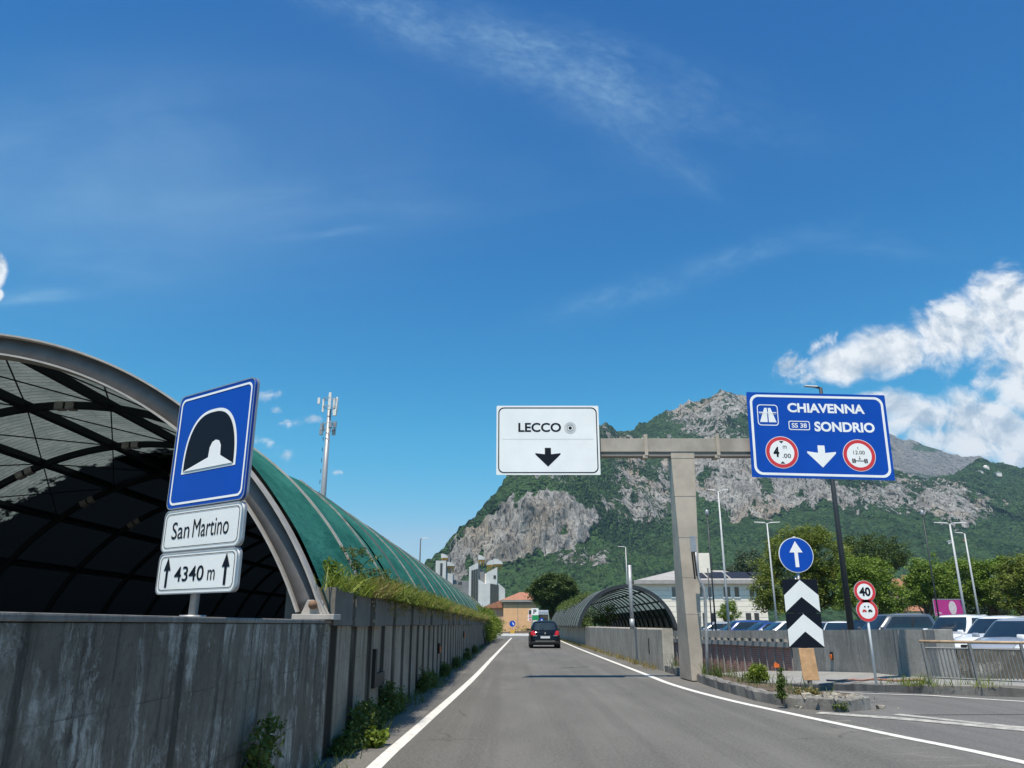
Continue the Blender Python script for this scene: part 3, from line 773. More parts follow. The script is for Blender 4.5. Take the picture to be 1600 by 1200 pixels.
# orange reflectors
def reflector(x, y, z, label, rz=0):
    r = empty('reflector', (x, y, z), R(rz), label, 'reflector', 'orange reflectors on the concrete walls')
    mb = MB(); mb.box((-.005, -.10, -.16), (.03, .10, .10)); mb.build('backing_plate', 'black_plastic', r)
    mb = MB(); mb.prism(rrect(0, -.06, .17, .17, .05), 0, .02); mb.v = [(.033 + y_, x_, z_) for x_, y_, z_ in mb.v]; mb.build('lens', 'orange', r)
    return r
reflector(WX + .0, 21.6, .78, 'orange reflector on the planter wall, nearest of the two there')
reflector(WX + .0, 32.5, 1.0, 'orange reflector on the planter wall, the farther and higher of the two')

# ------------------------------------------------------------------ right wall by the road, ramp walls
root = empty('road_wall', (4.6, 24.9, 0), 0, 'light grey concrete wall along the road between gantry pillar and arched canopy', 'wall')
mb = MB()
rows = []
for y, x in ((24.9, 4.62), (30, 4.60), (40, 4.66), (52, 4.75), (60, 4.85), (92, 5.02)):
    rows.append([(x, y, -.1), (x, y, 1.2), (x + .04, y, 1.24), (x + .32, y, 1.24), (x + .34, y, 1.2), (x + .34, y, -.1)])
mb.grid(rows, True); mb.f += [tuple(range(6)), tuple(range(len(mb.v) - 1, len(mb.v) - 7, -1))]
mb.build('wall_panel', 'grey_concrete', root, local=False)
mb = MB(); mb.box((4.58, 27.2, .42), (4.60, 27.26, .92)); mb.build('cable_duct', 'black_plastic', root, local=False)
def wall_along(name, line, th, z0, z1, mat, parent, label=None):
    """upright wall along a polyline, thickness to the right"""
    P = [Vector((x, y, 0)) for x, y in line]; rows = []
    for i, p in enumerate(P):
        d = (P[min(i + 1, len(P) - 1)] - P[max(i - 1, 0)]).normalized(); n_ = Vector((d.y, -d.x, 0)) * th; q = p + n_
        a, b = (z0(p.y) if callable(z0) else z0), (z1(p.y) if callable(z1) else z1)
        rows.append([(p.x, p.y, a), (p.x, p.y, b), (q.x, q.y, b), (q.x, q.y, a)])
    mb = MB(); mb.grid(rows, True); m_ = len(mb.v); mb.f += [(0, 1, 2, 3), (m_ - 1, m_ - 2, m_ - 3, m_ - 4)]
    return mb.build(name, mat, parent, local=False)
ztop = lambda y: 1.22 - max(0, y - 22) * .008
root = empty('ramp_wall', (10.9, 24.5, 0), 0, 'curved concrete wall above the ramp, plain at the railing end and brick faced beyond the chevrons', 'wall')
wall_along('wall_panel', WL, .34, -1.0, ztop, 'ramp_concrete', root)
wall_along('wall_panel', LB, .34, lambda y: ztop(y) - .34, ztop, 'ramp_concrete', root)
wall_along('string_course', [(x - .07, y) for x, y in LB], .45, lambda y: ztop(y) - .66, lambda y: ztop(y) - .46, 'ledge_concrete', root)
wall_along('backing', [(x + .09, y) for x, y in LB], .2, lambda y: ztop(y) - .50, lambda y: ztop(y) - .32, 'dark_concrete', root)
wall_along('brick_panel', [(x + .05, y) for x, y in LB], .3, lambda y: wz(y) - .3, lambda y: ztop(y) - .64, 'brick', root)
def on_line(line, s):
    P = [Vector((x, y, 0)) for x, y in line]
    for a, b in zip(P[:-1], P[1:]):
        L = (b - a).length
        if s <= L: return a.lerp(b, s / L)
        s -= L
    return P[-1]
for k in range(26):
    p = on_line(LB, .2 + k * .88)
    mb = MB(); mb.box((p.x + .01, p.y - .035, wz(p.y) - .3), (p.x + .06, p.y + .035, ztop(p.y) - .662)); mb.build('brick_pilaster', 'ledge_concrete', root, local=False)
    p = on_line(LB, .5 + k * .88)
    mb = MB(); mb.box((p.x - .13, p.y - .12, ztop(p.y) - .455), (p.x + .12, p.y + .12, ztop(p.y) - .345)); mb.build('bracket', 'cap_concrete', root, local=False)
# end pier, low wall of the car park behind the railing
mb = MB(); mb.box((10.86, 20.75, -.1), (11.34, 21.18, 1.235)); o = mb.build('wall_pier', 'ledge_concrete', bevel=.02); tag(o, 'pale concrete end pier of the ramp wall beside the grey railing', 'wall')
mb = MB(); rows = []
o = wall_along('car_park_wall', [(26, 15.5), (11.36, 20.75)], .3, -.1, .78, 'dark_concrete', None); tag(o, 'low concrete wall of the car park behind the grey railing', 'wall')  # dark concrete here paints in the shade seen behind the railing bars
reflector(11.08, 28.2, .35, 'orange reflector on the ramp wall left of the forty sign post', 180)
# ------------------------------------------------------------------ big canopy over the sunken road, left
ACX, ACZ, AR = -6.61, -.31, 4.95
A0, A1 = R(20.6), R(159.4)
can = empty('tunnel_canopy', (ACX, 8.5, 1.36), 0, 'huge barrel vaulted canopy with a grey steel arch in front and green net outside', 'canopy')
BAY, NB = 2.6, 26
Y0 = 8.5; YE = Y0 + BAY * NB
# front arch: outer flange, web, inner flange
fa = MB().arc_bar(ACX, ACZ, AR - .235, AR - .022, Y0 - .008, Y0 + .008, A0 + .02, A1 - .02, 72).build('front_arch', 'arch_web', can, True, False)
MB().arc_bar(ACX, ACZ, AR - .022, AR, Y0 - .11, Y0 + .11, A0, A1, 72).build('outer_flange', 'arch_flange', fa, False, True).location = -Vector((ACX, 8.5, 1.36))
MB().arc_bar(ACX, ACZ, AR - .257, AR - .235, Y0 - .11, Y0 + .11, A0 + .03, A1 - .03, 72).build('inner_flange', 'arch_flange', fa, False, True).location = -Vector((ACX, 8.5, 1.36))
o_ = Vector((ACX, 8.5, 1.36))
def foot(sgn):
    a = A0 if sgn > 0 else A1
    fx, fz = ACX + (AR - .12) * math.cos(a), ACZ + (AR - .16) * math.sin(a)
    mb = MB()
    mb.box((fx - .20, Y0 - .17, 1.40), (fx + .24, Y0 + .17, 1.455))
    for yy in (-.07, .07):
        mb.hexa([(fx - .13, Y0 + yy - .015, 1.455), (fx + .14, Y0 + yy - .015, 1.455), (fx + .14, Y0 + yy + .015, 1.455), (fx - .13, Y0 + yy + .015, 1.455)],
                [(fx - .07, Y0 + yy - .015, 1.60), (fx + .05, Y0 + yy - .015, 1.60), (fx + .05, Y0 + yy + .015, 1.60), (fx - .07, Y0 + yy + .015, 1.60)])
    h = mb.build('hinge_shoe', 'arch_flange', can, False, False, .006)
    mb = MB(); mb.tube([(fx, Y0 - .14, 1.55), (fx, Y0 + .14, 1.55)], .045, 14); p = mb.build('hinge_pin', 'rust', h, True); p.location = -o_
    # rust stained gusset closing the arch end
    mb = MB(); c, q = math.cos(a), math.sin(a)
foot(1); foot(-1)
# inner ribs, purlins, rods
for i in range(1, NB + 1):
    y = Y0 + BAY * i
    mb = MB().arc_bar(ACX, ACZ, AR - .20, AR - .10, y - .05, y + .05, A0, A1, 40)
    rb = mb.build('rib', 'dark_steel', can, False, False)
    if i <= 4:
        for a in (64, 88, 111):
            a = R(a + 3 * i); mb = MB()
            for s_ in (-1, 1):
                mb.arc_bar(ACX, ACZ, AR - .215, AR - .10, y - .065, y + .075, a + s_ * .017 - .013, a + s_ * .017 + .013, 2)
            mb.build('splice_plate', 'joint_plate', rb).location = -o_
for a in (38, 53, 68, 83, 98, 113, 128, 143):
    a = R(a); c, q = math.cos(a), math.sin(a); mb = MB()
    def P_(r, t, y): return (ACX + c * r - q * t, y, ACZ + q * r + c * t)
    y0, y1 = Y0 + .02, YE
    mb.hexa([P_(AR - .17, -.05, y0), P_(AR - .17, .05, y0), P_(AR - .17, .05, y1), P_(AR - .17, -.05, y1)],
            [P_(AR - .055, -.05, y0), P_(AR - .055, .05, y0), P_(AR - .055, .05, y1), P_(AR - .055, -.05, y1)])
    mb.build('purlin', 'dark_steel', can, False, False)
AA = [38, 53, 68, 83, 98, 113, 128, 143]
for i in range(3):
    ya, yb = Y0 + BAY * i, Y0 + BAY * (i + 1)
    for j in range(1, 6):
        a, b = R(AA[j]), R(AA[j + 1])
        r_ = AR - .13
        mb = MB()
        for p, q in ((a, b), (b, a)):
            mb.tube([(ACX + r_ * math.cos(p), ya, ACZ + r_ * math.sin(p)), (ACX + r_ * math.cos(q), yb, ACZ + r_ * math.sin(q))], .011, 5, False)
        mb.build('bracing_rod', 'dark_steel', can, False, False)
# roof sheet
mb = MB(); rows = []
for j in range(0, NB * 2 + 1):
    y = Y0 + .06 + j * BAY / 2
    rows.append([(ACX + (AR - .045) * math.cos(a), y, ACZ + (AR - .045) * math.sin(a)) for a in np.linspace(A0, A1, 60)])
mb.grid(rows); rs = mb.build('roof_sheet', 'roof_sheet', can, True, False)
# leaf litter hanging through at the front edge
pts = []
for _ in range(70):
    a = R(random.choice((72, 74, 97, 60, 84)) + random.gauss(0, 2.2)); y = Y0 + .16 + abs(random.gauss(0, .10))
    pts.append((ACX + (AR - .10) * math.cos(a), y, ACZ + (AR - .10) * math.sin(a)))
lf = leaves('leaf_litter', [Vector(p) - o_ for p in pts], .035, 7, .035, 'bark', can)
lf['kind'] = 'stuff'
# green net, slack between the outer battens, road side only and over the crown
n0 = R(20.8)
ny = NB * 8; mb = MB()
for ja, jb, n1 in ((0, 19, R(56)), (19, ny + 1, R(104))):
  rows = []
  for j in range(ja, jb):
    y = Y0 + .10 + j * BAY / 8; f = (j % 8) / 8
    sag = .10 * math.sin(math.pi * f)
    row = []
    for a in np.linspace(n0, n1, 56):
        s_ = sag * (.4 + .9 * (noise.noise(Vector((y * .35, a * 4, 1.7))) + .5)) + .028 * noise.noise(Vector((y * .9, a * 9, 4)))
        r_ = AR + .04 - s_ * .38
        row.append((ACX + r_ * math.cos(a), y, ACZ + r_ * math.sin(a)))
    rows.append(row)
  mb.grid(rows)
mb.build('green_net', 'green_net', can, True, False)
for i in range(1, NB + 1):
    y = Y0 + BAY * i
    mb = MB().arc_bar(ACX, ACZ, AR + .03, AR + .062, y - .035, y + .035, A0, R(56) if y < 14.6 else R(112), 36)
    mb.build('batten', 'arch_flange' if i == 1 else ('arch_web' if i % 2 else 'joint_plate'), can, False, False)
    if i < 0:
        mb = MB().arc_bar(ACX, ACZ, AR + .020, AR + .030, y - BAY / 2 - .03, y - BAY / 2 + .03, A0, R(49), 36)
        mb.build('batten', 'dark_steel', can, False, False)

# ------------------------------------------------------------------ second canopy, right, beyond the road wall
BX, BZ, BR = 7.45, .55, 3.28
B0, B1 = R(11), R(169)
BY0, BB, BN = 52.0, 2.1, 18
can2 = empty('tunnel_canopy', (BX, BY0, 1.2), 0, 'smaller arched canopy with greenish glazing beside the road wall, dark sheets inside', 'canopy')
o2 = Vector((BX, BY0, 1.2))
for i in range(BN + 1):
    y = BY0 + BB * i
    mb = MB().arc_bar(BX, BZ, BR - (.20 if i == 0 else .09), BR + .03, y - (.07 if i == 0 else .035), y + (.07 if i == 0 else .035), B0, B1, 40)
    mb.build('front_arch' if i == 0 else 'rib', 'lamp_dark' if i == 0 else 'dark_steel', can2, False, False)
    if i < BN:
        mb = MB().arc_bar(BX, BZ, BR + .012, BR + .05, y + BB / 2 - .03, y + BB / 2 + .03, B0, B1, 36); mb.build('batten', 'rail_grey', can2, False, False)
for a in (24, 45, 66, 90, 114, 135, 156):
    a = R(a); p = Vector((BX + (BR - .1) * math.cos(a), BY0, BZ + (BR - .1) * math.sin(a))); mb = MB()
    mb.tube([p, p + Vector((0, BB * BN, 0))], .055, 6); mb.build('purlin', 'dark_steel', can2, False, False)
mb = MB(); rows = []
for j in range(BN + 1):
    rows.append([(BX + BR * math.cos(a), BY0 + BB * j, BZ + BR * math.sin(a)) for a in np.linspace(R(34), B1 - R(2), 46)])
mb.grid(rows); mb.build('glazing', 'green_glazing', can2, True, False)
mb = MB(); rows = []
for j in range(BN + 1):
    rows.append([(BX + BR * math.cos(a), BY0 + BB * j, BZ + BR * math.sin(a)) for a in np.linspace(B0 - .5, R(34), 14)])
mb.grid(rows); mb.build('side_sheet', 'smoked_sheet', can2, True, False)

# ------------------------------------------------------------------ gantry
GD = 20.1
pb = at(1070, 692, GD); zb0 = at(1000, 706, GD).z; zb1 = at(1000, 685, GD).z
xl, xr = at(800, 690, GD).x, at(1385, 690, GD).x
gan = empty('sign_gantry', (at(1087, 1050, 20.6).x, GD + .5, .16), 0, 'beige steel gantry, a tapered pillar carrying one long crossbeam', 'gantry')
mb = MB(); mb.box((xl, GD, zb0), (xr, GD + .34, zb1)); bm_ = mb.build('crossbeam', 'gantry_beam', gan, False, False, .012)
mb = MB(); mb.box((xl + .02, GD + .03, zb0 - .11), (xr - .02, GD + .31, zb0 - .002)); s_ = mb.build('underside', 'gantry_dark', bm_); s_.location = -gan.location  # darker slab than the beam: the shade below it is put into the colour
xt0, xt1 = at(1048, 705, GD).x, at(1085, 705, GD).x
xb0, xb1 = at(1079, 1049, 20.4).x, at(1097, 1049, 20.4).x
mb = MB(); rows = []
for t in np.linspace(0, 1, 9):
    xa, xb_ = lerp(xb0, xt0, t), lerp(xb1, xt1, t); za = lerp(.02, zb0 - .003, t)
    ya = lerp(20.3, GD + .015, t); yb_ = lerp(21.5, GD + .36, t)
    rows.append([(xa, ya, za), (xb_, ya, za), (xb_ + lerp(.05, 0, t), yb_, za), (xa - lerp(.05, 0, t), yb_, za)])
mb.grid(rows, True); mb.f += [(3, 2, 1, 0), tuple(range(32, 36))]
pil = mb.build('pillar', 'gantry_steel', gan, False, False, .012)
for t in (.26, .42, .60, .79, .97):
    xa, xb_ = lerp(xb0, xt0, t), lerp(xb1, xt1, t); za = lerp(.14, zb0, t); ya = lerp(20.3, GD + .015, t); yb_ = lerp(21.5, GD + .36, t)
    mb = MB(); mb.box((xa - .004, ya - .004, za - .006), (xb_ + .004, yb_ + .004, za + .006)); mb.build('plate_joint', 'gantry_dark', pil).location = -gan.location
for px in (1009, 1121):
    c = at(px, 690, GD); mb = MB()
    mb.box((c.x - .045, GD - .035, zb0 - .10), (c.x + .045, GD - .003, zb1 + .11)); mb.box((c.x - .045, GD + .345, zb0 - .10), (c.x + .045, GD + .375, zb1 + .11))
    mb.box((c.x - .035, GD - .03, zb1 + .03), (c.x + .035, GD + .37, zb1 + .07)); mb.box((c.x - .10, GD - .02, zb0 - .16), (c.x + .03, GD + .36, zb0 - .09))
    mb.build('beam_clamp', 'gantry_steel', gan, False, False)

# ------------------------------------------------------------------ sign faces; local x right, z up, front at -y
def board(name, label, cat, loc, w_, h_, face_mat, rz=0, roll=0, back=.05, r=.03, group=None):
    root = empty(name, loc, 0, label, cat, group, rot=(0, R(roll), R(rz)))
    MB().prism(rrect(0, 0, w_, h_, r, 4), 0, .025).build('sign_panel', face_mat, root)
    mb = MB()
    for zz in (-.3, .3): mb.box((-w_ * .46, .027, zz * h_ - .03), (w_ * .46, .027 + back, zz * h_ + .03))
    mb.build('stiffener', 'sign_back', root)
    return root
def down_arrow(cx, cz, w_, h_, sh=.24):
    """broad lane arrow pointing down with swept wings"""
    a = w_ / 2; s_ = w_ * sh / 2
    return [(cx - s_, cz + h_ / 2), (cx - s_ * 1.02, cz + h_ * .16), (cx - a, cz + h_ * .22), (cx - a * .98, cz + h_ * .14), (cx, cz - h_ / 2), (cx + a * .98, cz + h_ * .14), (cx + a, cz + h_ * .22), (cx + s_ * 1.02, cz + h_ * .16), (cx + s_, cz + h_ / 2)]
SD = 19.95
tl, br = at(776, 634, SD), at(938.5, 742, SD)
w1, h1 = br.x - tl.x, tl.z - br.z
ws = board('direction_sign', 'white overhead sign reading LECCO with a black down arrow, on the gantry beam', 'road sign', ((tl.x + br.x) / 2, SD, (tl.z + br.z) / 2), w1, h1, 'sign_white', group='overhead signs on the gantry')
MB().ring(rrect(0, 0, w1 * .965, h1 * .95, .15), rrect(0, 0, w1 * .945, h1 * .92, .13), -.003).build('border', 'sign_black', ws)
kx, kz = w1 / 163.0, h1 / 108.0
def wp(px, py): return ((px - 857.3) * kx, (688 - py) * kz)
x, z = wp(844.5, 668.5); lettering('LECCO', x, z, 68 * kx, 14.5 * kz, -.003, 'sign_black', ws, .026)
x, z = wp(893, 669.5)
for r0, r1 in ((.155, .143), (.125, .113), (.092, .078)): MB().ring(circ(x, z, r0), circ(x, z, r1), -.003).build('town_centre_ring', 'grey_ring' if r0 > .1 else 'sign_black', ws)
MB().face(circ(x, z, .045, 24), -.003).build('town_centre_dot', 'sign_black', ws)
x, z = wp(857, 715); MB().face(down_arrow(x, z, 40 * kx, 29 * kz), -.003).build('lane_arrow', 'sign_black', ws)
MB().box((-w1 * .44, -.0018, wp(0, 687)[1] - .003), (w1 * .44, -.001, wp(0, 687)[1] + .003)).build('panel_seam', 'grey_ring', ws)

tl, tr, bl, br = at(1168, 614, SD), at(1384, 616, SD), at(1174, 747, SD), at(1396, 749, SD)
w2 = (tr.x - tl.x + br.x - bl.x) / 2 * 1.0; h2 = (tl.z - bl.z + tr.z - br.z) / 2
cen = (tl + tr + bl + br) / 4
bs = board('direction_sign', 'blue overhead sign reading CHIAVENNA and SONDRIO with two red limit roundels', 'road sign', (cen.x, SD, cen.z), w2, h2, 'sign_blue', 0, 1.4, r=.02, group='overhead signs on the gantry')
MB().ring(rrect(0, 0, w2 * .962, h2 * .945, .22), rrect(0, 0, w2 * .928, h2 * .89, .18), -.003).build('border', 'sign_white', bs)
# picture positions measured on the sign face in 0..1
def sp(u, v): return ((u - .5) * w2, (.5 - v) * h2)
x, z = sp(.565, .177); lettering('CHIAVENNA', x, z, .555 * w2, .113 * h2, -.003, 'sign_white', bs, .036)
x, z = sp(.685, .395); lettering('SONDRIO', x, z, .430 * w2, .118 * h2, -.003, 'sign_white', bs, .036)
x, z = sp(.362, .388); lettering('SS 38', x, z, .108 * w2, .055 * h2, -.003, 'sign_white', bs, .02)
MB().ring(rrect(x, z, .152 * w2, .108 * h2, .05), rrect(x, z, .140 * w2, .088 * h2, .04), -.003).build('route_frame', 'sign_white', bs)
x, z = sp(.142, .272); MB().ring(rrect(x, z, .150 * w2, .250 * h2, .09), rrect(x, z, .138 * w2, .230 * h2, .075), -.003).build('road_symbol_frame', 'sign_white', bs)
mb = MB(); q = h2 * .085
for s_ in (-1, 1): mb.face([(x + s_ * .016, z - q), (x + s_ * q * 1.12, z - q), (x + s_ * q * .42, z + q), (x + s_ * .014, z + q)], -.003)
mb.box((x - q * 1.2, -.006, z + q * .30), (x + q * 1.2, -.0032, z + q * .42)); mb.box((x - q * 1.15, -.0055, z + q * .12), (x + q * 1.15, -.0031, z + q * .16))
mb.build('road_symbol', 'sign_white', bs)
x, z = sp(.503, .745); MB().face(down_arrow(x, z, .205 * w2, .255 * h2), -.003).build('lane_arrow', 'sign_white', bs)
def roundel(parent, x, z, r, ring_mat='sign_red', face='sign_white', rin=.78, y=-.003, rim=1.035):
    MB().face(circ(x, z, r * rim), y).build('roundel_rim', 'sign_white', parent)
    MB().ring(circ(x, z, r), circ(x, z, r * rin), y - .003).build('roundel_ring', ring_mat, parent)
    if face: MB().face(circ(x, z, r * rin), y - .003).build('roundel_face', face, parent)
rr = .112 * w2
x, z = sp(.222, .708); roundel(bs, x, z, rr)
lettering('4', x - rr * .36, z + rr * .02, rr * .36, rr * .66, -.009, 'sign_black', bs, .04)
lettering('m', x + rr * .20, z + rr * .33, rr * .24, rr * .20, -.009, 'sign_black', bs, .0)
lettering('.00', x + rr * .28, z - rr * .22, rr * .54, rr * .28, -.009, 'sign_black', bs, .008)
mb = MB(); mb.face([(x - rr * .15, z + rr * .73), (x, z + rr * .58), (x + rr * .15, z + rr * .73)], -.009); mb.face([(x - rr * .15, z - rr * .73), (x + rr * .15, z - rr * .73), (x, z - rr * .58)], -.009); mb.build('height_mark', 'sign_black', bs)
x, z = sp(.768, .722); roundel(bs, x, z, rr)
lettering('12.00', x, z + rr * .18, rr * .72, rr * .24, -.009, 'sign_black', bs, .004)
lettering('t', x - rr * .05, z + rr * .46, rr * .08, rr * .16, -.009, 'sign_black', bs, .0)
mb = MB()
for dx_ in (-.44, -.32, .32, .44): mb.face(rrect(x + dx_ * rr, z - rr * .36, rr * .09, rr * .28, rr * .02, 2), -.009)
mb.face(rrect(x, z - rr * .36, rr * .62, rr * .05, .004, 2), -.0092); mb.face([(x - rr * .07, z - rr * .20), (x, z - rr * .30), (x + rr * .07, z - rr * .20)], -.009); mb.face(rrect(x, z - rr * .14, rr * .03, rr * .16, .003, 2), -.0092)
mb.build('axle_symbol', 'sign_black', bs)

# ------------------------------------------------------------------ tunnel sign on the wall, left
pr, pl_ = Vector((-1.862, 5.32, 0)), Vector((-2.63, 5.87, 0))
cen = (pr + pl_) / 2; ang = math.degrees(math.atan2(pr.y - pl_.y, pr.x - pl_.x)); TW = (pr - pl_).length
ts = empty('tunnel_sign', (cen.x, cen.y, 1.40), R(ang), 'blue tunnel sign over San Martino and 4340 m plates, on a post on the wall', 'road sign')
mb = MB(); mb.tube([(-.06, .06, 0), (-.06, .06, 1.55)], .032, 14); mb.tube([(-.06, .06, -.01), (-.06, .06, .014)], .09, 16); mb.build('post', 'galvanised', ts, True)
def plate(name, z0, z1, mat, r=.05):
    p = MB().prism(rrect(0, (z0 + z1) / 2, TW, z1 - z0, r), 0, .018).build(name, mat, ts)
    o = MB().ring(rrect(0, (z0 + z1) / 2, TW + .012, z1 - z0 + .012, r), rrect(0, (z0 + z1) / 2, TW - .004, z1 - z0 - .004, r), -.004).build('rim', 'sign_back', p)
    MB().prism(rrect(0, (z0 + z1) / 2, TW + .012, z1 - z0 + .012, r), .019, .034).build('back_channel', 'sign_back', p)
    return p
zb = 3.07 - 1.40; zl = 2.185 - 1.40
P1 = plate('sign_panel', zl, zb, 'sign_blue', .055)
zc = (zl + zb) / 2
MB().ring(rrect(0, zc, TW - .05, zb - zl - .05, .05), rrect(0, zc, TW - .082, zb - zl - .082, .042), -.003).build('border', 'sign_white', P1)
# tunnel mouth: rounded arch with a road and a far opening
tz = zl + .272; tw_, th_ = .312, .425
def mouth(k, kz=1.0):
    pts = []
    for i in range(41):
        a = math.pi * i / 40
        c_, s_ = math.cos(a), math.sin(a)
        pts.append((k * tw_ * (abs(c_) ** .78) * (1 if c_ > 0 else -1), tz + kz * th_ * s_ ** .80))
    return pts
def grow(p, e): return [(x * (1 + e / tw_), tz + (z - tz) * (1 + e / th_)) for x, z in p]
m0 = mouth(1)
MB().face(grow([(x, z) for x, z in m0], .022) and [(x, z - (.018 if z < tz + .01 else 0)) for x, z in grow(m0, .024)], -.003).build('tunnel_outline', 'sign_white', P1)
MB().face(m0, -.006).build('tunnel_mouth', 'sign_black', P1)
MB().face([(-tw_ * .99, tz), (tw_ * .99, tz), (.150, tz + .075), (.145, tz + .15), (.118, tz + .188), (.075, tz + .20), (.035, tz + .188), (.008, tz + .15), (.0, tz + .075)], -.009).build('tunnel_road', 'sign_white', P1)
z0, z1 = 1.868 - 1.40, 2.165 - 1.40
P2 = plate('name_plate', z0, z1, 'sign_white_aged', .05); zc = (z0 + z1) / 2
MB().ring(rrect(0, zc, TW - .045, z1 - z0 - .045, .04), rrect(0, zc, TW - .055, z1 - z0 - .055, .036), -.003).build('border', 'sign_black', P2)
lettering('San', -.245, zc, .225, .125, -.003, 'sign_black', P2, .0); lettering('Martino', .125, zc + .003, .43, .13, -.003, 'sign_black', P2, .0)
z0, z1 = 1.565 - 1.40, 1.852 - 1.40
P3 = plate('distance_plate', z0, z1, 'sign_white_aged', .05); zc = (z0 + z1) / 2
MB().ring(rrect(0, zc, TW - .045, z1 - z0 - .045, .04), rrect(0, zc, TW - .055, z1 - z0 - .055, .036), -.003).build('border', 'sign_black', P3)
lettering('4340', -.075, zc - .01, .36, .105, -.003, 'sign_black', P3, .008); lettering('m', .195, zc - .027, .085, .07, -.003, 'sign_black', P3, .0)
for cx in (-.355, .355):
    MB().face([(cx - .014, zc - .10), (cx + .014, zc - .10), (cx + .014, zc + .02), (cx + .045, zc + .02), (cx, zc + .115), (cx - .045, zc + .02), (cx - .014, zc + .02)], -.003).build('up_arrow', 'sign_black', P3)

# ------------------------------------------------------------------ chevron post on the island nose
cd = 14.75
c = at(1258, 1095, cd); cx0 = at(1255, 958, cd).x
ch = empty('chevron_post', (cx0, cd, .16), 0, 'post with blue straight ahead roundel above two black and white chevron boards', 'road sign')
def cz_(py): return at(1255, py, cd).z - .16
mb = MB(); mb.tube([(.0, .05, -.2), (.0, .05, cz_(838))], .03, 10); mb.tube([(-.07, .06, cz_(1060)), (-.05, .06, cz_(900))], .024, 8); mb.build('post', 'galvanised', ch, True)
cw = .645
for k, (ya, yb_) in enumerate(((905, 957.5), (958.5, 1012))):
    za, zb_ = cz_(yb_), cz_(ya)
    p = MB().box((-cw / 2, 0, za), (cw / 2, .02, zb_)).build('chevron_board', 'sign_black', ch)
    H = zb_ - za; a = cw / 2 - .004
    MB().face([(-a, za + .012), (0, za + H * .47), (a, za + .012), (a, za + H * .52), (0, zb_ - .012), (-a, za + H * .52)], -.003).build('chevron', 'sign_white_aged', p)
rz = cz_(867); rx = at(1244, 867, cd).x - cx0
MB().prism(circ(rx, rz, .325, 48), .0, .018).build('roundel_panel', 'sign_white_aged', ch)
MB().face(circ(rx, rz, .312, 48), -.003).build('roundel_face', 'sign_blue', ch)
MB().face([(rx - .034, rz - .225), (rx + .036, rz - .225), (rx + .034, rz + .045), (rx + .125, rz + .045), (rx, rz + .255), (rx - .125, rz + .045), (rx - .034, rz + .045)], -.006).build('up_arrow', 'sign_white', ch)
za, zb_ = cz_(1063), cz_(1013)
wx = at(1264, 1040, cd).x - cx0
MB().hexa([(wx - .135, -.03, za), (wx + .155, -.03, za), (wx + .155, .0, za), (wx - .135, .0, za)], [(wx - .165, -.03, zb_), (wx + .11, -.03, zb_), (wx + .11, 0, zb_), (wx - .165, 0, zb_)]).build('plank', 'wood_board', ch, False, True, .008)
MB().tube([(wx, .02, -.16), (wx - .01, .02, za + .02)], .045, 8).build('post_stub', 'kerb_concrete', ch)

# ------------------------------------------------------------------ forty sign
fd = 18.3
fb_ = at(1369, 1060, fd)
fs = empty('speed_sign', (fb_.x, fd, .16), 0, 'slim post with red ringed 40 roundel above a no overtaking roundel', 'road sign')
def fz(py): return at(1366, py, fd).z - .16
mb = MB(); mb.tube([(0, .03, -.1), (0, .03, fz(912))], .028, 10); mb.build('post', 'sign_white_aged', fs, True)
for py, kind in ((924.5, 0), (954, 1)):
    z = fz(py); r = .245
    p = MB().prism(circ(0, z, r + .006, 40), 0, .016).build('roundel_panel', 'sign_back', fs)
    roundel(p, 0, z, r * .985, 'sign_red', 'sign_white', .74, -.003, 1.015)
    if kind == 0: lettering('40', .0, z, .26, .20, -.0095, 'sign_black', p, .035)
    else:
        for dx_, m_ in ((-.065, 'tail_red'), (.065, 'car_black')):
            mb = MB(); mb.face(rrect(dx_, z - .01, .10, .028, .01, 3), -.0095); mb.face(rrect(dx_, z + .012, .06, .024, .008, 3), -.0097)
            for q in (-.03, .03): mb.face(circ(dx_ + q, z - .026, .013, 12), -.0099)
            mb.build('car_symbol', m_, p)
        mb = MB()
        for dx_ in (-.045, .035): mb.face(circ(dx_, z + .085, .018, 12), -.0095)
        mb.build('mark', 'sign_black', p)

# ------------------------------------------------------------------ bent post by the pillar
bd = 19.7
B_ = at(1105, 1047, bd)
bp = empty('bent_post', (B_.x, bd, .16), 0, 'bent grey pole leaning on the gantry pillar with a small edge on plate', 'post')
def bq(px, py, d=bd): p = at(px, py, d); return (p.x - B_.x, d - bd, p.z - .16)
mb = MB(); mb.tube([(0, 0, -.1), bq(1104, 1000), bq(1101.5, 930), bq(1099, 918), bq(1091, 902), bq(1089, 885), bq(1086, 850)], .038, 10); mb.build('pole', 'galvanised', bp, True)
a = bq(1079, 862); b = bq(1086, 838)
mb = MB(); mb.box((a[0], -.04, a[2]), (b[0], -.02, b[2])); mb.build('plate', 'sign_back', bp)
mb = MB(); mb.tube([bq(1081, 862, bd - .06), bq(1086, 905, bd - .06)], .022, 6); mb.tube([bq(1084, 862, bd - .08), bq(1089, 900, bd - .08)], .022, 6); mb.build('bracket', 'black_plastic', bp)
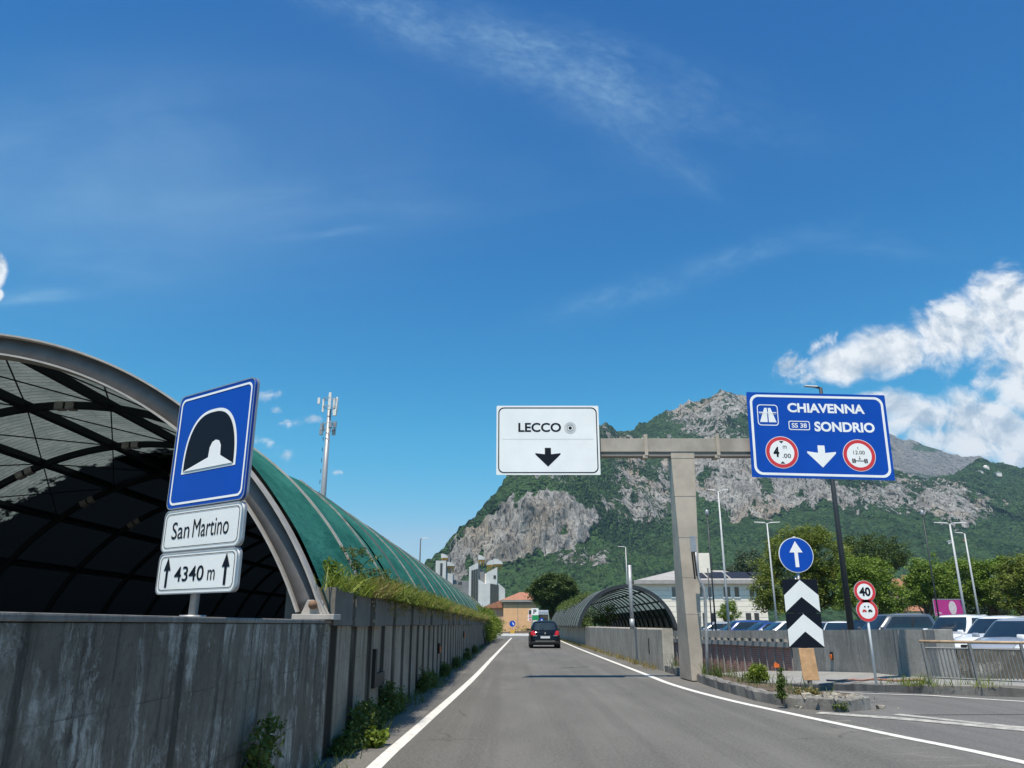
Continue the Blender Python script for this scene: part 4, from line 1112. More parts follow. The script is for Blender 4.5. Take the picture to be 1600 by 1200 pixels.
# ------------------------------------------------------------------ vehicles
def patch(mb, c00, c10, c11, c01, bulge=(0, 0, 0), nu=6, nv=4, u0=0, u1=1, v0=0, v1=1, off=(0, 0, 0), inset=None):
    """curved quad patch; u runs c00->c10, v runs c00->c01; bulge is added in the middle"""
    B = Vector(bulge); O = Vector(off); rows = []
    for j in range(nv + 1):
        v = lerp(v0, v1, j / nv); row = []
        for i in range(nu + 1):
            u = lerp(u0, u1, i / nu)
            if inset: u = lerp(.5, u, 1 - inset * (1 - v))
            p = Vector(c00).lerp(Vector(c10), u).lerp(Vector(c01).lerp(Vector(c11), u), v)
            row.append(p + B * (1 - (2 * u - 1) ** 2) * (.6 + .4 * (1 - (2 * v - 1) ** 2)) + O)
        rows.append(row)
    return mb.grid(rows)
TOPS = {
    'hatch': [(0, .50), (.012, .78), (.035, .90), (.10, .94), (.30, .95), (.58, .94), (.70, .93), (.76, .90), (.88, .80), (.955, .70), (.985, .58), (1, .42)],
    'suv': [(0, .55), (.01, .86), (.03, 1.0), (.10, 1.03), (.58, 1.02), (.70, 1.01), (.75, .98), (.90, .92), (.97, .84), (.99, .66), (1, .48)],
}
def wheel(parent, x, y, r, sgn):
    mb = MB(); n = 28; prof = [(r * .60, .00), (r * .64, .012), (r * .93, .012), (r, -.02), (r, -.17), (r * .93, -.20), (r * .5, -.20)]
    rows = [[(sgn * d, math.cos(2 * math.pi * k / n) * q, math.sin(2 * math.pi * k / n) * q) for k in range(n)] for q, d in prof]
    mb.grid(rows, True); ty = mb.build('tyre', 'rubber', None, True)
    wh = empty('wheel', (x, y, r)); wh.parent = parent; ty.parent = wh
    mb = MB()
    rows = [[(sgn * d, math.cos(2 * math.pi * k / n) * q, math.sin(2 * math.pi * k / n) * q) for k in range(n)] for q, d in ((r * .62, .004), (r * .56, -.004), (r * .53, -.05))]
    mb.grid(rows, True)
    for k in range(5):
        a = 2 * math.pi * k / 5; c, s_ = math.cos(a), math.sin(a)
        mb.hexa([(sgn * -.04, -s_ * .045, c * .045), (sgn * -.004, -s_ * .045, c * .045), (sgn * -.004, s_ * .045, -c * .045), (sgn * -.04, s_ * .045, -c * .045)],
                [(sgn * -.04, c * r * .57 - s_ * .03, s_ * r * .57 + c * .03), (sgn * -.004, c * r * .57 - s_ * .03, s_ * r * .57 + c * .03), (sgn * -.004, c * r * .57 + s_ * .03, s_ * r * .57 - c * .03), (sgn * -.04, c * r * .57 + s_ * .03, s_ * r * .57 - c * .03)])
    mb.tube([(sgn * -.04, 0, 0), (sgn * 0.004, 0, 0)], r * .17, 12)
    rm = mb.build('rim', 'rim'); rm.parent = wh
    mb = MB(); mb.tube([(sgn * -.19, 0, 0), (sgn * -.07, 0, 0)], r * .56, 20); dk = mb.build('brake_disc', 'black_plastic'); dk.parent = wh
    return wh
def make_car(label, loc, rz, paint, kind='hatch', L=4.0, W=1.74, H=1.49, name='parked_car', group=None, rear_detail=False):
    car = empty(name, loc, rz, label, 'car', group)
    top = TOPS[kind]; hz = H / (1.49 if kind == 'hatch' else 1.68); r = .315 if kind == 'hatch' else .36
    n = 84; S = np.linspace(0, 1, n + 1)
    T = np.interp(S, [a for a, _ in top], [b for _, b in top]) * hz
    K = np.array([.25, .5, .25])
    for _ in range(2): T[1:-1] = np.convolve(T, K, 'valid')
    PW = np.interp(S, [0, .02, .06, .14, .28, .72, .88, .95, .985, 1], [.78, .90, .95, .985, 1, 1, .975, .91, .80, .62])
    PW[1:-1] = np.convolve(PW, K, 'valid')
    BT = np.interp(S, [0, .03, .06, .94, .98, 1], [.34, .24, .19, .19, .22, .28])
    wy = (-L / 2 + .18 * L, L / 2 - .205 * L); ra = r * 1.13
    body = MB(); rows = []
    for i, s_ in enumerate(S):
        y = -L / 2 + s_ * L; w_ = PW[i] * W / 2; b = BT[i]
        for q in wy:
            if abs(y - q) < ra: b = max(b, r + math.sqrt(ra * ra - (y - q) ** 2))
        t = T[i]; b = min(b, t - .12)
        pr_ = [(.60, b + .02), (.975, b), (1.0, b + (t - b) * .12), (1.0, b + (t - b) * .42), (.985, b + (t - b) * .60), (.975, b + (t - b) * .80), (.94, t - .035), (.86, t - .004), (.55, t + .022), (0, t + .035)]
        half = [(w_ * a, y, z) for a, z in pr_]
        rows.append(half + [(-x, y_, z) for x, y_, z in half[-2::-1]])
    body.grid(rows); m_ = len(rows[0]); body.f += [tuple(range(m_)), tuple(range(len(body.v) - 1, len(body.v) - 1 - m_, -1))]
    bo = body.build('body', paint, car, True)
    mb = MB(); mb.box((-W * .40, -L / 2 + .10, .17), (W * .40, L / 2 - .12, .60)); mb.build('underbody', 'black_plastic', car)
    # cabin: corner points
    zb = lambda s_: float(np.interp(s_, S, T)) - .01
    yb = lambda s_: -L / 2 + s_ * L
    if kind == 'hatch': sr, st, sf, sft = .045, .165, .765, .545
    else: sr, st, sf, sft = .03, .085, .745, .585
    wb, wt = W / 2 * .925, W / 2 * .72
    zr = H - .045
    RB = Vector((wb * .93, yb(sr), zb(sr))); FB = Vector((wb * .95, yb(sf), zb(sf) - .015)); RT = Vector((wt * .95, yb(st), zr - .02)); FT = Vector((wt * .95, yb(sft), zr))
    mr = lambda p: Vector((-p.x, p.y, p.z))
    # cabin with rounded corners: rings from the belt line to the roof, glass laid on the same surface
    NE = 5.0
    def ring_pt(u, h, out=0.0):
        """u 0..4 round the cabin: right side, front, left side, rear; h 0 belt .. 1 roof edge"""
        k = int(u) % 4; f = u - int(u)
        a, b_ = [(1, 2 * f - 1), (1 - 2 * f, 1), (-1, 1 - 2 * f), (2 * f - 1, -1)][k]
        q = (abs(a) ** NE + abs(b_) ** NE) ** (-1 / NE); a, b_ = a * q, b_ * q
        hh = h + .10 * math.sin(math.pi * min(h, 1)) * (1 if k in (0, 2) else .35)
        y0 = lerp(yb(sr), yb(st), h); y1 = lerp(yb(sf), yb(sft), h)
        wx = lerp(wb, wt, h) + .035 * math.sin(math.pi * h); c_ = max(0.0, h - .80) / .20
        sh = 1 - .05 * c_ * c_
        y_ = (y0 + y1) / 2 + b_ * ((y1 - y0) / 2 * (1 - .02 * c_ * c_) + out); x_ = a * (wx * sh + out)
        zb_ = float(np.interp((lerp((yb(sr) + yb(sf)) / 2 + b_ * (yb(sf) - yb(sr)) / 2, y_, .0) + L / 2) / L, S, T)) - .02
        return Vector((x_, y_, lerp(zb_, zr - .012 * c_, h) + (.0 if out == 0 else .002)))
    shell = MB(); NU = 72; rows = []
    for h in (0, .15, .3, .45, .6, .72, .82, .9, .96, 1.0): rows.append([ring_pt(4 * i / NU, h) for i in range(NU)])
    top_ = rows[-1]; cy = (lerp(yb(sr), yb(st), 1) + lerp(yb(sf), yb(sft), 1)) / 2
    for k_ in (.97, .9, .78, .6, .4, .2, .02): rows.append([Vector((p.x * k_, cy + (p.y - cy) * k_, p.z + .062 * (1 - k_ ** 2))) for p in top_])
    shell.grid(rows, True); shell.f.append(tuple(range(len(shell.v) - NU, len(shell.v))))
    shell.build('roof', paint, car, True)
    def glass(name, mat, u0, u1, h0, h1, skew0=0.0, skew1=0.0):
        g = MB(); rows = []
        for j in range(7):
            h = lerp(h0, h1, j / 6); rows.append([ring_pt(lerp(u0 + skew0 * j / 6, u1 + skew1 * j / 6, i / 14), h, .007) for i in range(15)])
        return g.grid(rows).build(name, mat, car, True)
    glass('windscreen', 'car_windscreen', 1.055, 1.945, .05, .90)
    glass('rear_window', 'car_glass', 3.08, 3.92, .16, .86)
    for sg in (1, -1):
        for u0, u1, s0, s1 in ((.10, .46, .02, 0), (.49, .90, 0, -.02)):
            if sg < 0: u0, u1, s0, s1 = 3 - u1, 3 - u0, -s1, -s0
            glass('side_window', 'car_glass', u0, u1, .12, .84, s0, s1)
        u0, u1 = (.46, .49) if sg > 0 else (2.51, 2.54)
        glass('door_pillar', 'black_plastic', u0, u1, .12, .84)
        # door seams and handles
        def side_pt(s_, z):
            w_ = float(np.interp(s_, S, PW)) * W / 2; t = float(np.interp(s_, S, T)); b = float(np.interp(s_, S, BT)); fr = max(0, min(1, (z - b) / (t - b)))
            return Vector((sg * (float(np.interp(fr, [0, .12, .42, .6, .8, .95, 1], [.975, 1, 1, .985, .975, .94, .90])) * w_ + .004), yb(s_), z))
        for s_ in (.30, .49, .70):
            mb = MB(); mb.tube([side_pt(s_, z) for z in np.linspace(.34, zb(s_) - .05, 8)], .006, 4); mb.build('door_seam', 'black_plastic', car)
        for s_ in (.325, .515):
            p = side_pt(s_, zb(s_) - .16); mb = MB(); mb.box((min(p.x, p.x + sg * .03), p.y, p.z), (max(p.x, p.x + sg * .03), p.y + .17, p.z + .03)); mb.build('door_handle', paint, car, False, True, .008)
        mb = MB(); mb.tube([side_pt(s_, .27) for s_ in np.linspace(.30, .70, 8)], .03, 6); mb.build('sill_trim', 'black_plastic', car, True)
        # mirror
        mb = MB(); c_ = Vector((sg * W / 2 * 1.02, yb(sf) - .22, zb(.7) + .06))
        mb.hexa([c_ + Vector((-.10 * sg, -.05, -.055)), c_ + Vector((.10 * sg, -.04, -.05)), c_ + Vector((.09 * sg, .05, -.04)), c_ + Vector((-.10 * sg, .06, -.05))],
                [c_ + Vector((-.08 * sg, -.05, .07)), c_ + Vector((.09 * sg, -.04, .075)), c_ + Vector((.08 * sg, .045, .055)), c_ + Vector((-.08 * sg, .05, .05))])
        mb.build('mirror', paint if paint != 'car_black' else 'black_plastic', car, True, True, .012)
        for q in wy: wheel(car, sg * (W / 2 - .005), q, r, sg)
        # lamps wrapped round the corners
        def lamp(s0, s1, f0, f1, name, mat, out=.012):
            mb = MB(); rows = []
            for i in range(9):
                s_ = lerp(s0, s1, i / 8); y = yb(s_); w_ = float(np.interp(s_, S, PW)) * W / 2; t = float(np.interp(s_, S, T)); b = float(np.interp(s_, S, BT))
                row = []
                for k in range(5):
                    z = lerp(f0, f1, k / 4) * hz; z = min(z, t - .015)
                    frac = max(0, min(1, (z - b) / (t - b)))
                    xx = float(np.interp(frac, [0, .12, .42, .6, .8, .95, 1], [.975, 1, 1, .985, .975, .94, .90])) * w_
                    row.append(Vector((sg * (xx + out), y + (out * .5 if s0 > .5 else -out * .5), z)))
                rows.append(row)
            return mb.grid(rows).build(name, mat, car, True)
        if kind == 'hatch':
            lamp(.86, .972, .60, .76, 'headlight', 'head_glass')
            lamp(.008, .085, .70, .93, 'tail_light', 'tail_red')
        else:
            lamp(.89, .982, .68, .84, 'headlight', 'head_glass')
            lamp(.008, .06, .72, 1.0, 'tail_light', 'tail_red')
        # rear face of the tail lamp, on the tailgate side
        mb = MB(); xx = W / 2
        zt, zb2 = (.93, .70) if kind == 'hatch' else (1.0, .72)
        mb.hexa([(sg * xx * .60, -L / 2 + .02, zb2 * hz), (sg * xx * .86, -L / 2 + .035, zb2 * hz), (sg * xx * .86, -L / 2 + .10, zb2 * hz), (sg * xx * .60, -L / 2 + .10, zb2 * hz)],
                [(sg * xx * .70, -L / 2 + .05, zt * hz), (sg * xx * .87, -L / 2 + .06, zt * hz), (sg * xx * .87, -L / 2 + .12, zt * hz), (sg * xx * .70, -L / 2 + .12, zt * hz)])
        mb.build('tail_light', 'tail_red', car, False, True, .015)
    fy = L / 2
    mb = MB(); mb.prism(rrect(0, .56 * hz, W * .46, .11, .05), 0, .02); mb.v = [(x, fy + .012 - y, z) for x, y, z in mb.v]; mb.build('grille', 'black_plastic', car)
    mb = MB(); mb.prism(rrect(0, .34 * hz, W * .60, .11, .05), 0, .02); mb.v = [(x, fy + .012 - y, z) for x, y, z in mb.v]; mb.build('air_intake', 'black_plastic', car)
    mb = MB(); mb.prism(rrect(0, .445 * hz, .52, .105, .01, 2), 0, .02); mb.v = [(x, fy + .022 - y, z) for x, y, z in mb.v]; mb.build('number_plate', 'plate_white', car)
    mb = MB(); mb.prism(rrect(0, .585 * hz, .52, .105, .01, 2), 0, .02); mb.v = [(x, -fy - .012 + y, z) for x, y, z in mb.v]; pl_ = mb.build('number_plate', 'plate_white', car)
    mb = MB(); mb.box((-W * .44, -fy - .012, .26), (W * .44, -fy + .12, .36)); mb.build('rear_valance', 'black_plastic', car, False, True, .02)
    mb = MB(); mb.tube([(wt * .62, yb(st) + .03, zr + .02), (-wt * .62, yb(st) + .03, zr + .02)], .012, 6); mb.build('rear_spoiler', paint, car)
    if rear_detail:
        mb = MB(); mb.prism([(0, .86), (.045, .80), (0, .74), (-.045, .80)], 0, .012); mb.v = [(x, -fy + .005 + y - .0, z * hz) for x, y, z in mb.v]; mb.build('badge', 'chrome', car)
        mb = MB(); mb.box((-W * .40, -fy - .018, .655 * hz), (-W * .26, -fy + .06, .68 * hz)); mb.box((W * .26, -fy - .018, .655 * hz), (W * .40, -fy + .06, .68 * hz)); mb.build('bumper_strip', 'chrome', car)
        mb = MB(); mb.box((-.30, -fy - .016, .668 * hz), (.30, -fy + .06, .678 * hz)); mb.build('tailgate_seam', 'chrome', car)
        mb = MB(); mb.box((-.55, -fy - .022, .375 * hz), (.55, -fy + .02, .40 * hz)); mb.build('bumper_trim', 'chrome', car)
        mb = MB(); mb.tube([(.12, yb(st) - .14, zb(sr) + .20), (-.22, yb(sr) - .01, zb(sr) + .12)], .012, 5); mb.build('rear_wiper', 'black_plastic', car)
        mb = MB(); mb.tube([(.0, yb(sft) + .1, H), (0, yb(sft) - .12, H + .16)], .006, 5); mb.build('aerial', 'black_plastic', car)
    return car
cp = gr(848.5, 1010.5)
mc = make_car('black hatchback driving away up the road, red tail lights and white plate', (cp.x, 50.5, 0), 0, 'car_black', 'hatch', 3.99, 1.72, 1.49, 'moving_car', rear_detail=True)
mc.scale = (1.07, 1.07, 1.07)
# cars of the car park
def pk(px, d): return at(px, 976, d).x
G = 'cars parked behind the ramp wall'
PZ = .06
make_car('silver hatchback facing out behind the railing, dark lower grille', (pk(1592, 24.2), 24.2, PZ), R(126), 'car_silver', 'hatch', 4.1, 1.76, 1.50, group=G)
make_car('white hatchback at the very edge of the picture behind the railing', (pk(1668, 22.0), 22.0, PZ), R(126), 'car_white', 'hatch', 4.0, 1.74, 1.47, group=G)
make_car('dark roofed white car between the white van and the silver hatchback', (pk(1560, 28.0), 28.0, PZ), R(126), 'car_white', 'hatch', 4.2, 1.76, 1.60, group=G)
make_car('white tall car just past the pale end of the ramp wall', (pk(1496, 33.0), 33.0, PZ), R(126), 'car_white', 'suv', 4.3, 1.80, 1.70, group=G)
make_car('dark grey estate car side on behind the forty sign', (pk(1388, 38), 38, PZ), R(98), 'car_grey', 'suv', 4.7, 1.84, 1.80, group=G)
make_car('black car partly hidden by the tall dark lamp post', (pk(1352, 42), 42, PZ), R(140), 'car_black', 'hatch', 4.1, 1.74, 1.56, group=G)
make_car('white car low behind the wall just right of the chevron boards', (pk(1310, 46), 46, PZ), R(150), 'car_white', 'hatch', 4.1, 1.76, 1.50, group=G)
make_car('silver car low behind the wall between chevron boards and white car', (pk(1288, 50), 50, PZ), R(150), 'car_silver', 'hatch', 4.1, 1.76, 1.50, group=G)
make_car('white car low behind the wall just left of the chevron boards', (pk(1222, 46), 46, PZ), R(95), 'car_white', 'hatch', 4.2, 1.76, 1.52, group=G)
make_car('blue car low behind the wall under the linden tree', (pk(1193, 49), 49, PZ), R(100), 'car_blue', 'hatch', 4.1, 1.76, 1.47, group=G)
make_car('long blue car low behind the wall in front of the cream office', (pk(1155, 52), 52, PZ), R(93), 'car_blue', 'suv', 4.6, 1.80, 1.58, group=G)
make_car('pale silver car far back by the cream office, left of the white lamp post', (pk(1114, 58), 58, PZ), R(90), 'car_silver', 'hatch', 4.2, 1.76, 1.50, group=G)

# ------------------------------------------------------------------ lamp posts, masts
def lamp_post(label, pt, pb_, d, mat, heads='double', r0=.085, r1=.045, group='lamp posts of the car park', zb=.1, head_w=.62, name='lamp_post'):
    t = at(pt[0], pt[1], d); b = at(pb_[0], pb_[1], d); x = (t.x + b.x) / 2
    root = empty(name, (x, d, zb), 0, label, 'lamp post', group); h = t.z - zb
    mb = MB(); mb.tube([(0, 0, 0), (0, 0, h * .5), (0, 0, h)], [r0, (r0 + r1) / 2, r1], 12); mb.tube([(0, 0, 0), (0, 0, .35)], r0 * 1.25, 12); mb.build('pole', mat, root, True)
    def head(sx, drop=0):
        mb = MB(); mb.tube([(0, 0, h - .02), (sx * .25, 0, h + .05)], r1 * .7, 6); mb.build('arm', mat, root)
        mb = MB(); a, e = sx * .18, sx * (.18 + head_w)
        mb.hexa([(a, -.12, h + .02), (e, -.10, h + .08), (e, .10, h + .08), (a, .12, h + .02)], [(a, -.09, h + .10), (e, -.06, h + .13), (e, .06, h + .13), (a, .09, h + .10)])
        hd = mb.build('lamp_head', mat if mat == 'lamp_white' else 'lamp_white', root, False, True, .012)
        mb = MB(); mb.quad((lerp(a, e, .2), -.08, h + .025), (lerp(a, e, .9), -.07, h + .066), (lerp(a, e, .9), .07, h + .066), (lerp(a, e, .2), .08, h + .025)); mb.build('lens', 'head_glass', hd)
    if heads == 'double': head(1); head(-1)
    elif heads == 'left': head(-1)
    elif heads == 'right': head(1)
    elif heads == 'knob':
        mb = MB(); mb.tube([(0, 0, h), (0, 0, h + .10), (0, 0, h + .34), (0, 0, h + .40)], [.07, .12, .12, .05], 10); mb.build('lamp_head', 'sign_back', root, True)
    return root
lamp_post('slim white lamp post with small twin heads, just right of the gantry pillar', (1118, 768), (1143, 975), 45, 'lamp_white', 'double', .085, .04, head_w=.40)
lamp_post('white twin headed lamp post left of the blue roundel', (1199, 818), (1213, 972), 56, 'lamp_white', 'double', .085, .045, head_w=.75)
lamp_post('tallest lamp post, dark pole rising behind the blue overhead sign', (1285, 606), (1325, 972), 36, 'lamp_dark', 'left', .15, .08, head_w=.6)
lamp_post('dark thin pole left of the white twin headed lamp above the pink billboard', (1445, 806), (1463, 962), 55, 'lamp_dark', 'knob', .06, .04)
lamp_post('white lamp post with wide flat twin heads above the pink billboard', (1484, 819), (1508, 962), 48, 'lamp_white', 'double', .09, .05, head_w=.80)
lamp_post('white lamp post with a single head, rightmost above the trees', (1508, 834), (1528, 960), 60, 'lamp_white', 'left', .09, .05, head_w=.55)
lamp_post('dark thin pole in front of the cream office right of the pillar', (1106, 806), (1117, 976), 50, 'lamp_dark', 'knob', .055, .04)
lamp_post('short dark pole in front of the cream office beside a taller dark pole', (1105, 888), (1113, 976), 54, 'lamp_dark', 'none', .05, .04)
lamp_post('faint lamp post far off below the mountain left of the arched canopy', (980, 855), (980, 972), 108, 'galvanised', 'left', .09, .06, group='far lamp posts', head_w=.9)
lamp_post('dark lamp post standing alone against the sky behind the green net', (655, 842), (655, 972), 100, 'lamp_dark', 'right', .11, .07, group='far lamp posts', head_w=.8)
lamp_post('plain pale grey post standing on the road wall before the arched canopy', (983.5, 883), (988, 981), 29.3, 'galvanised', 'none', .07, .07, group=None, zb=1.2, name='plain_post')['category'] = 'post'
# phone mast
md = 115.0
t, b = at(515, 640, md), at(505, 772, md); x = (t.x + b.x) / 2
ms = empty('phone_mast', (x, md, 0), 0, 'tall grey phone mast with white aerial panels behind the green net', 'mast')
h = at(514, 640, md).z
mb = MB(); mb.tube([(0, 0, 0), (0, 0, h * .6), (0, 0, h)], [.50, .42, .32], 16); mb.build('pole', 'galvanised', ms, True)
mb = MB(); mb.tube([(0, 0, h - .2), (0, 0, h + 2.6)], .10, 8)
for z in (h + .4, h + 1.7, h - 2.3, h - 3.2):
    for k in range(3): a = R(90 * k + 20); mb.tube([(0, 0, z), (1.05 * math.cos(a), 1.05 * math.sin(a), z)], .05, 5)
    mb.tube([(1.0 * math.cos(2 * math.pi * k / 12), 1.0 * math.sin(2 * math.pi * k / 12), z) for k in range(13)], .04, 5, False)
mb.build('head_frame', 'galvanised', ms)
for a, r_, z0, z1, w_ in ((-80, .85, h - .2, h + 2.5, .42), (20, 1.05, h - .4, h + 2.1, .34), (175, 1.05, h - .4, h + 1.7, .30), (180, 1.75, h + .9, h + 1.9, .40), (60, .9, h - .3, h + 2.0, .3)):
    a = R(a); c_, s_ = r_ * math.cos(a), r_ * math.sin(a)
    mb = MB(); mb.box((c_ - w_ / 2, s_ - .12, z0), (c_ + w_ / 2, s_ + .12, z1)); mb.build('aerial_panel', 'frame_white', ms, False, True, .04)
for a, z in ((0, h - 2.4), (40, h - 3.4), (175, h - 2.8), (190, h - 3.6), (-60, h - 2.6), (-20, h - .6)):
    a = R(a); c_, s_ = 1.0 * math.cos(a), 1.0 * math.sin(a)
    mb = MB(); mb.box((c_ - .25, s_ - .2, z - .5), (c_ + .25, s_ + .2, z + .5)); mb.build('radio_unit', 'sign_back' if z < h - 1 else 'frame_white', ms, False, True, .04)
for k in range(14):
    z = h * (.25 + .05 * k); mb = MB(); mb.tube([(-.62, -.1, z), (-.62, -.1, z + .6)], .05, 5); mb.build('climbing_rung', 'black_plastic', ms)

# ------------------------------------------------------------------ railing by the ramp
RLN = [(8.98, 17.62), (9.62, 16.95), (10.28, 16.28), (11.2, 15.52), (12.1, 14.85), (13.1, 14.2)]
rl = empty('railing', (8.98, 17.62, .17), 0, 'grey metal railing with close bars and a tan handrail beside the ramp', 'railing')
ZR = .17
mb = MB(); mb.tube([Vector((8.90, 17.70, ZR + .83))] + [Vector((x, y, ZR + .83)) for x, y in RLN[1:]], .032, 8); mb.build('handrail', 'rail_tan', rl, True, False)
for i, (x, y) in enumerate(RLN):
    lean = .06
    mb = MB(); mb.hexa([(x - .03, y - .03, ZR - .02), (x + .03, y - .03, ZR - .02), (x + .03, y + .03, ZR - .02), (x - .03, y + .03, ZR - .02)],
                       [(x - .03 - lean, y - .02, ZR + .81), (x + .02 - lean, y - .02, ZR + .81), (x + .02 - lean, y + .02, ZR + .81), (x - .03 - lean, y + .02, ZR + .81)])
    mb.build('rail_post', 'rail_grey', rl, False, False)
    if i + 1 < len(RLN):
        a, b = Vector((x, y, 0)), Vector((*RLN[i + 1], 0)); mb = MB(); d = (b - a).normalized() * .04
        L0 = Vector((-lean, 0, 0))
        mb.tube([a + d + L0 * .85 + Vector((0, 0, ZR + .70)), b - d + L0 * .85 + Vector((0, 0, ZR + .70))], .022, 6); mb.tube([a + d + Vector((0, 0, ZR + .10)), b - d + Vector((0, 0, ZR + .10))], .022, 6)
        k = int((b - a).length / .072)
        for j in range(1, k):
            p = a.lerp(b, j / k); mb.tube([p + Vector((0, 0, ZR + .10)), p + L0 * .85 + Vector((0, 0, ZR + .70))], .015, 5, False)
        mb.build('bar_panel', 'rail_grey', rl, False, False)
# hose and stick reflector
mb = MB(); pts = [(at(1455 - 18 * i, 1066 - .9 * i + 1.2 * math.sin(i * 1.3), 1).x, 0, 0) for i in range(10)]
hp = [Vector((9.15 - .03 * i, 18.25 + .42 * i, ramp_z(18.25 + .42 * i) + .26 + .015 * math.sin(i * 1.7))) + Vector((.12 * math.sin(i * .9), 0, 0)) for i in range(12)]
mb.tube(hp, .026, 8); tag(mb.build('hose', 'hose', smooth=True), 'old reddish brown hose lying along the foot of the ramp wall', 'hose')
q = at(1213, 1040, 24.6)
st_ = empty('marker_stick', (q.x, 24.6, ramp_z(24.6) - .1), 0, 'thin stick with an orange flag shaped reflector by the green bush', 'marker')
h = q.z - st_.location.z
mb = MB(); mb.tube([(0, 0, 0), (0, 0, h + .05)], .012, 6); mb.build('stick', 'black_plastic', st_)
mb = MB(); mb.prism([(-.08, h - .05), (.08, h - .06), (.085, h + .04), (.015, h + .07), (-.015, h + .10), (-.08, h + .05)], -.03, -.014); mb.build('reflector_flag', 'orange', st_)
# ------------------------------------------------------------------ buildings
def window(parent, x0, x1, z0, z1, y, glass='window_glass', frame='frame_white', fw=.07, sill=True):
    f = MB().ring([(x0, z0), (x1, z0), (x1, z1), (x0, z1)], [(x0 + fw, z0 + fw), (x1 - fw, z0 + fw), (x1 - fw, z1 - fw), (x0 + fw, z1 - fw)], y - .02)
    f.box((x0, y - .02, z1 - .001), (x1, y + .05, z1 + .03))
    fo = f.build('window', frame, parent)
    MB().box((x0 + fw, y - .012, z0 + fw), (x1 - fw, y - .004, z1 - fw)).build('pane', glass, fo)
    if sill: MB().box((x0 - .06, y - .12, z0 - .08), (x1 + .06, y + .02, z0 - .002)).build('sill', frame, fo)
    return fo
# cream office: local x along its front, front at y = 0
OD = 105.0
ox0, ox1 = at(1000, 940, OD).x, at(1196, 940, OD).x
OW = ox1 - ox0; ozt = at(1100, 907.5, OD).z
off = empty('office_building', (ox0, OD, 0), R(-2), 'cream two storey office with grey hipped roof and dark windows behind the car park', 'building')
MB().box((0, 0, 0), (OW, 14, ozt - .02)).build('wall', 'cream_wall', off)
rz0 = ozt; rzt = at(1100, 891, OD + 6).z
mb = MB(); e = .7
mb.add([(-e, -e, rz0), (OW + e, -e, rz0), (OW + e, 14 + e, rz0), (-e, 14 + e, rz0), (6, 6.6, rzt), (OW - 4, 6.6, rzt), (OW - 4, 7.4, rzt), (6, 7.4, rzt)], [(0, 1, 5, 4), (1, 2, 6, 5), (2, 3, 7, 6), (3, 0, 4, 7), (4, 5, 6, 7), (3, 2, 1, 0)])
rf = mb.build('roof', 'roof_grey', off)
MB().box((-e - .05, -e - .08, rz0 - .42), (OW + e + .05, -e + .02, rz0 + .06)).build('gutter', 'roof_grey', rf)
def on_roof(x, t, lift=.06): return (x, lerp(-e, 6.6, t), lerp(rz0, rzt, t) + lift)
for xa, xb in ((7.0, 9.2), (9.5, 12.0), (12.3, 15.2), (15.5, 17.6)):
    mb = MB(); mb.add([on_roof(xa, .18), on_roof(xb, .18), on_roof(xb + .1, .78), on_roof(xa + .1, .78)], [(0, 1, 2, 3)])
    mb.build('solar_panel', 'panel_solar', rf)
bx = at(1096, 875, OD + 5).x - ox0; bz0, bz1 = rzt - 1.2, at(1096, 865, OD + 5).z
MB().box((bx - .75, 4.4, bz0), (bx + .75, 6.0, bz1)).build('roof_cabin', 'cream_wall', rf)
mb = MB()
for k in range(3): mb.tube([(bx + 1.2, 5, bz0), (bx + 1.2, 5, bz1 - .2 * k)], .03, 5)
mb.build('roof_aerial', 'lamp_dark', rf)
def ox(px): return at(px, 930, OD).x - ox0
def oz(py): return at(1100, py, OD).z
for i, (pa, pb_) in enumerate(((1049, 1058), (1071, 1078), (1092, 1098), (1105, 1112), (1129, 1141), (1146, 1154.5), (1169, 1178))):
    window(off, ox(pa), ox(pb_), oz(933.5), oz(916.5), 0, 'window_glass' if i > 3 else 'window_pale')
for pa, pb_ in ((1060, 1068), (1094, 1101), (1108, 1116), (1126, 1134), (1160, 1170), (1173, 1182)):
    window(off, ox(pa), ox(pb_), .25, oz(957), 0, sill=False)
for k in range(8):
    mb = MB(); z = .9 + k * .68; mb.box((.0, -.012, z), (OW, -.003, z + .025)); mb.build('wall_joint', 'ledge_concrete', off)

# orange house at the end of the road
HD = 138.0
hx0, hx1 = at(786.5, 960, HD).x, at(838, 960, HD).x
hz1 = at(806, 942, HD).z
hs = empty('house', (hx0, HD, 0), 0, 'plain orange rendered house with tiled roof at the end of the road', 'house')
MB().box((0.0, 0, 0), (hx1 - hx0, 9, hz1)).build('wall', 'orange_wall', hs)
e = .4; W_ = hx1 - hx0; zt = at(806, 933.5, HD + 4).z
mb = MB(); mb.add([(-e, -e, hz1 + .5), (W_ + e, -e, hz1 + .5), (W_ + e, 9 + e, hz1 + .5), (-e, 9 + e, hz1 + .5), (W_ * .5, 4, zt + .9), (W_ * .75, 4, zt + .9)], [(0, 1, 5, 4), (1, 2, 5), (2, 3, 4, 5), (3, 0, 4)])
rf = mb.build('roof', 'roof_tile', hs)
MB().box((-e, -e, hz1 + .12), (W_ + e, 9 + e, hz1 + .498)).build('eaves', 'ledge_concrete', rf)
MB().box((-.06, -.04, hz1 - .28), (W_ + .02, -.005, hz1 - .10)).build('cornice', 'ledge_concrete', hs)
window(hs, W_ - 1.35, W_ - .5, 2.3, 3.8, 0, 'window_glass')
MB().box((W_ * .43, -.05, .3), (W_ * .43 + .07, -.005, hz1)).build('drainpipe', 'ledge_concrete', hs)
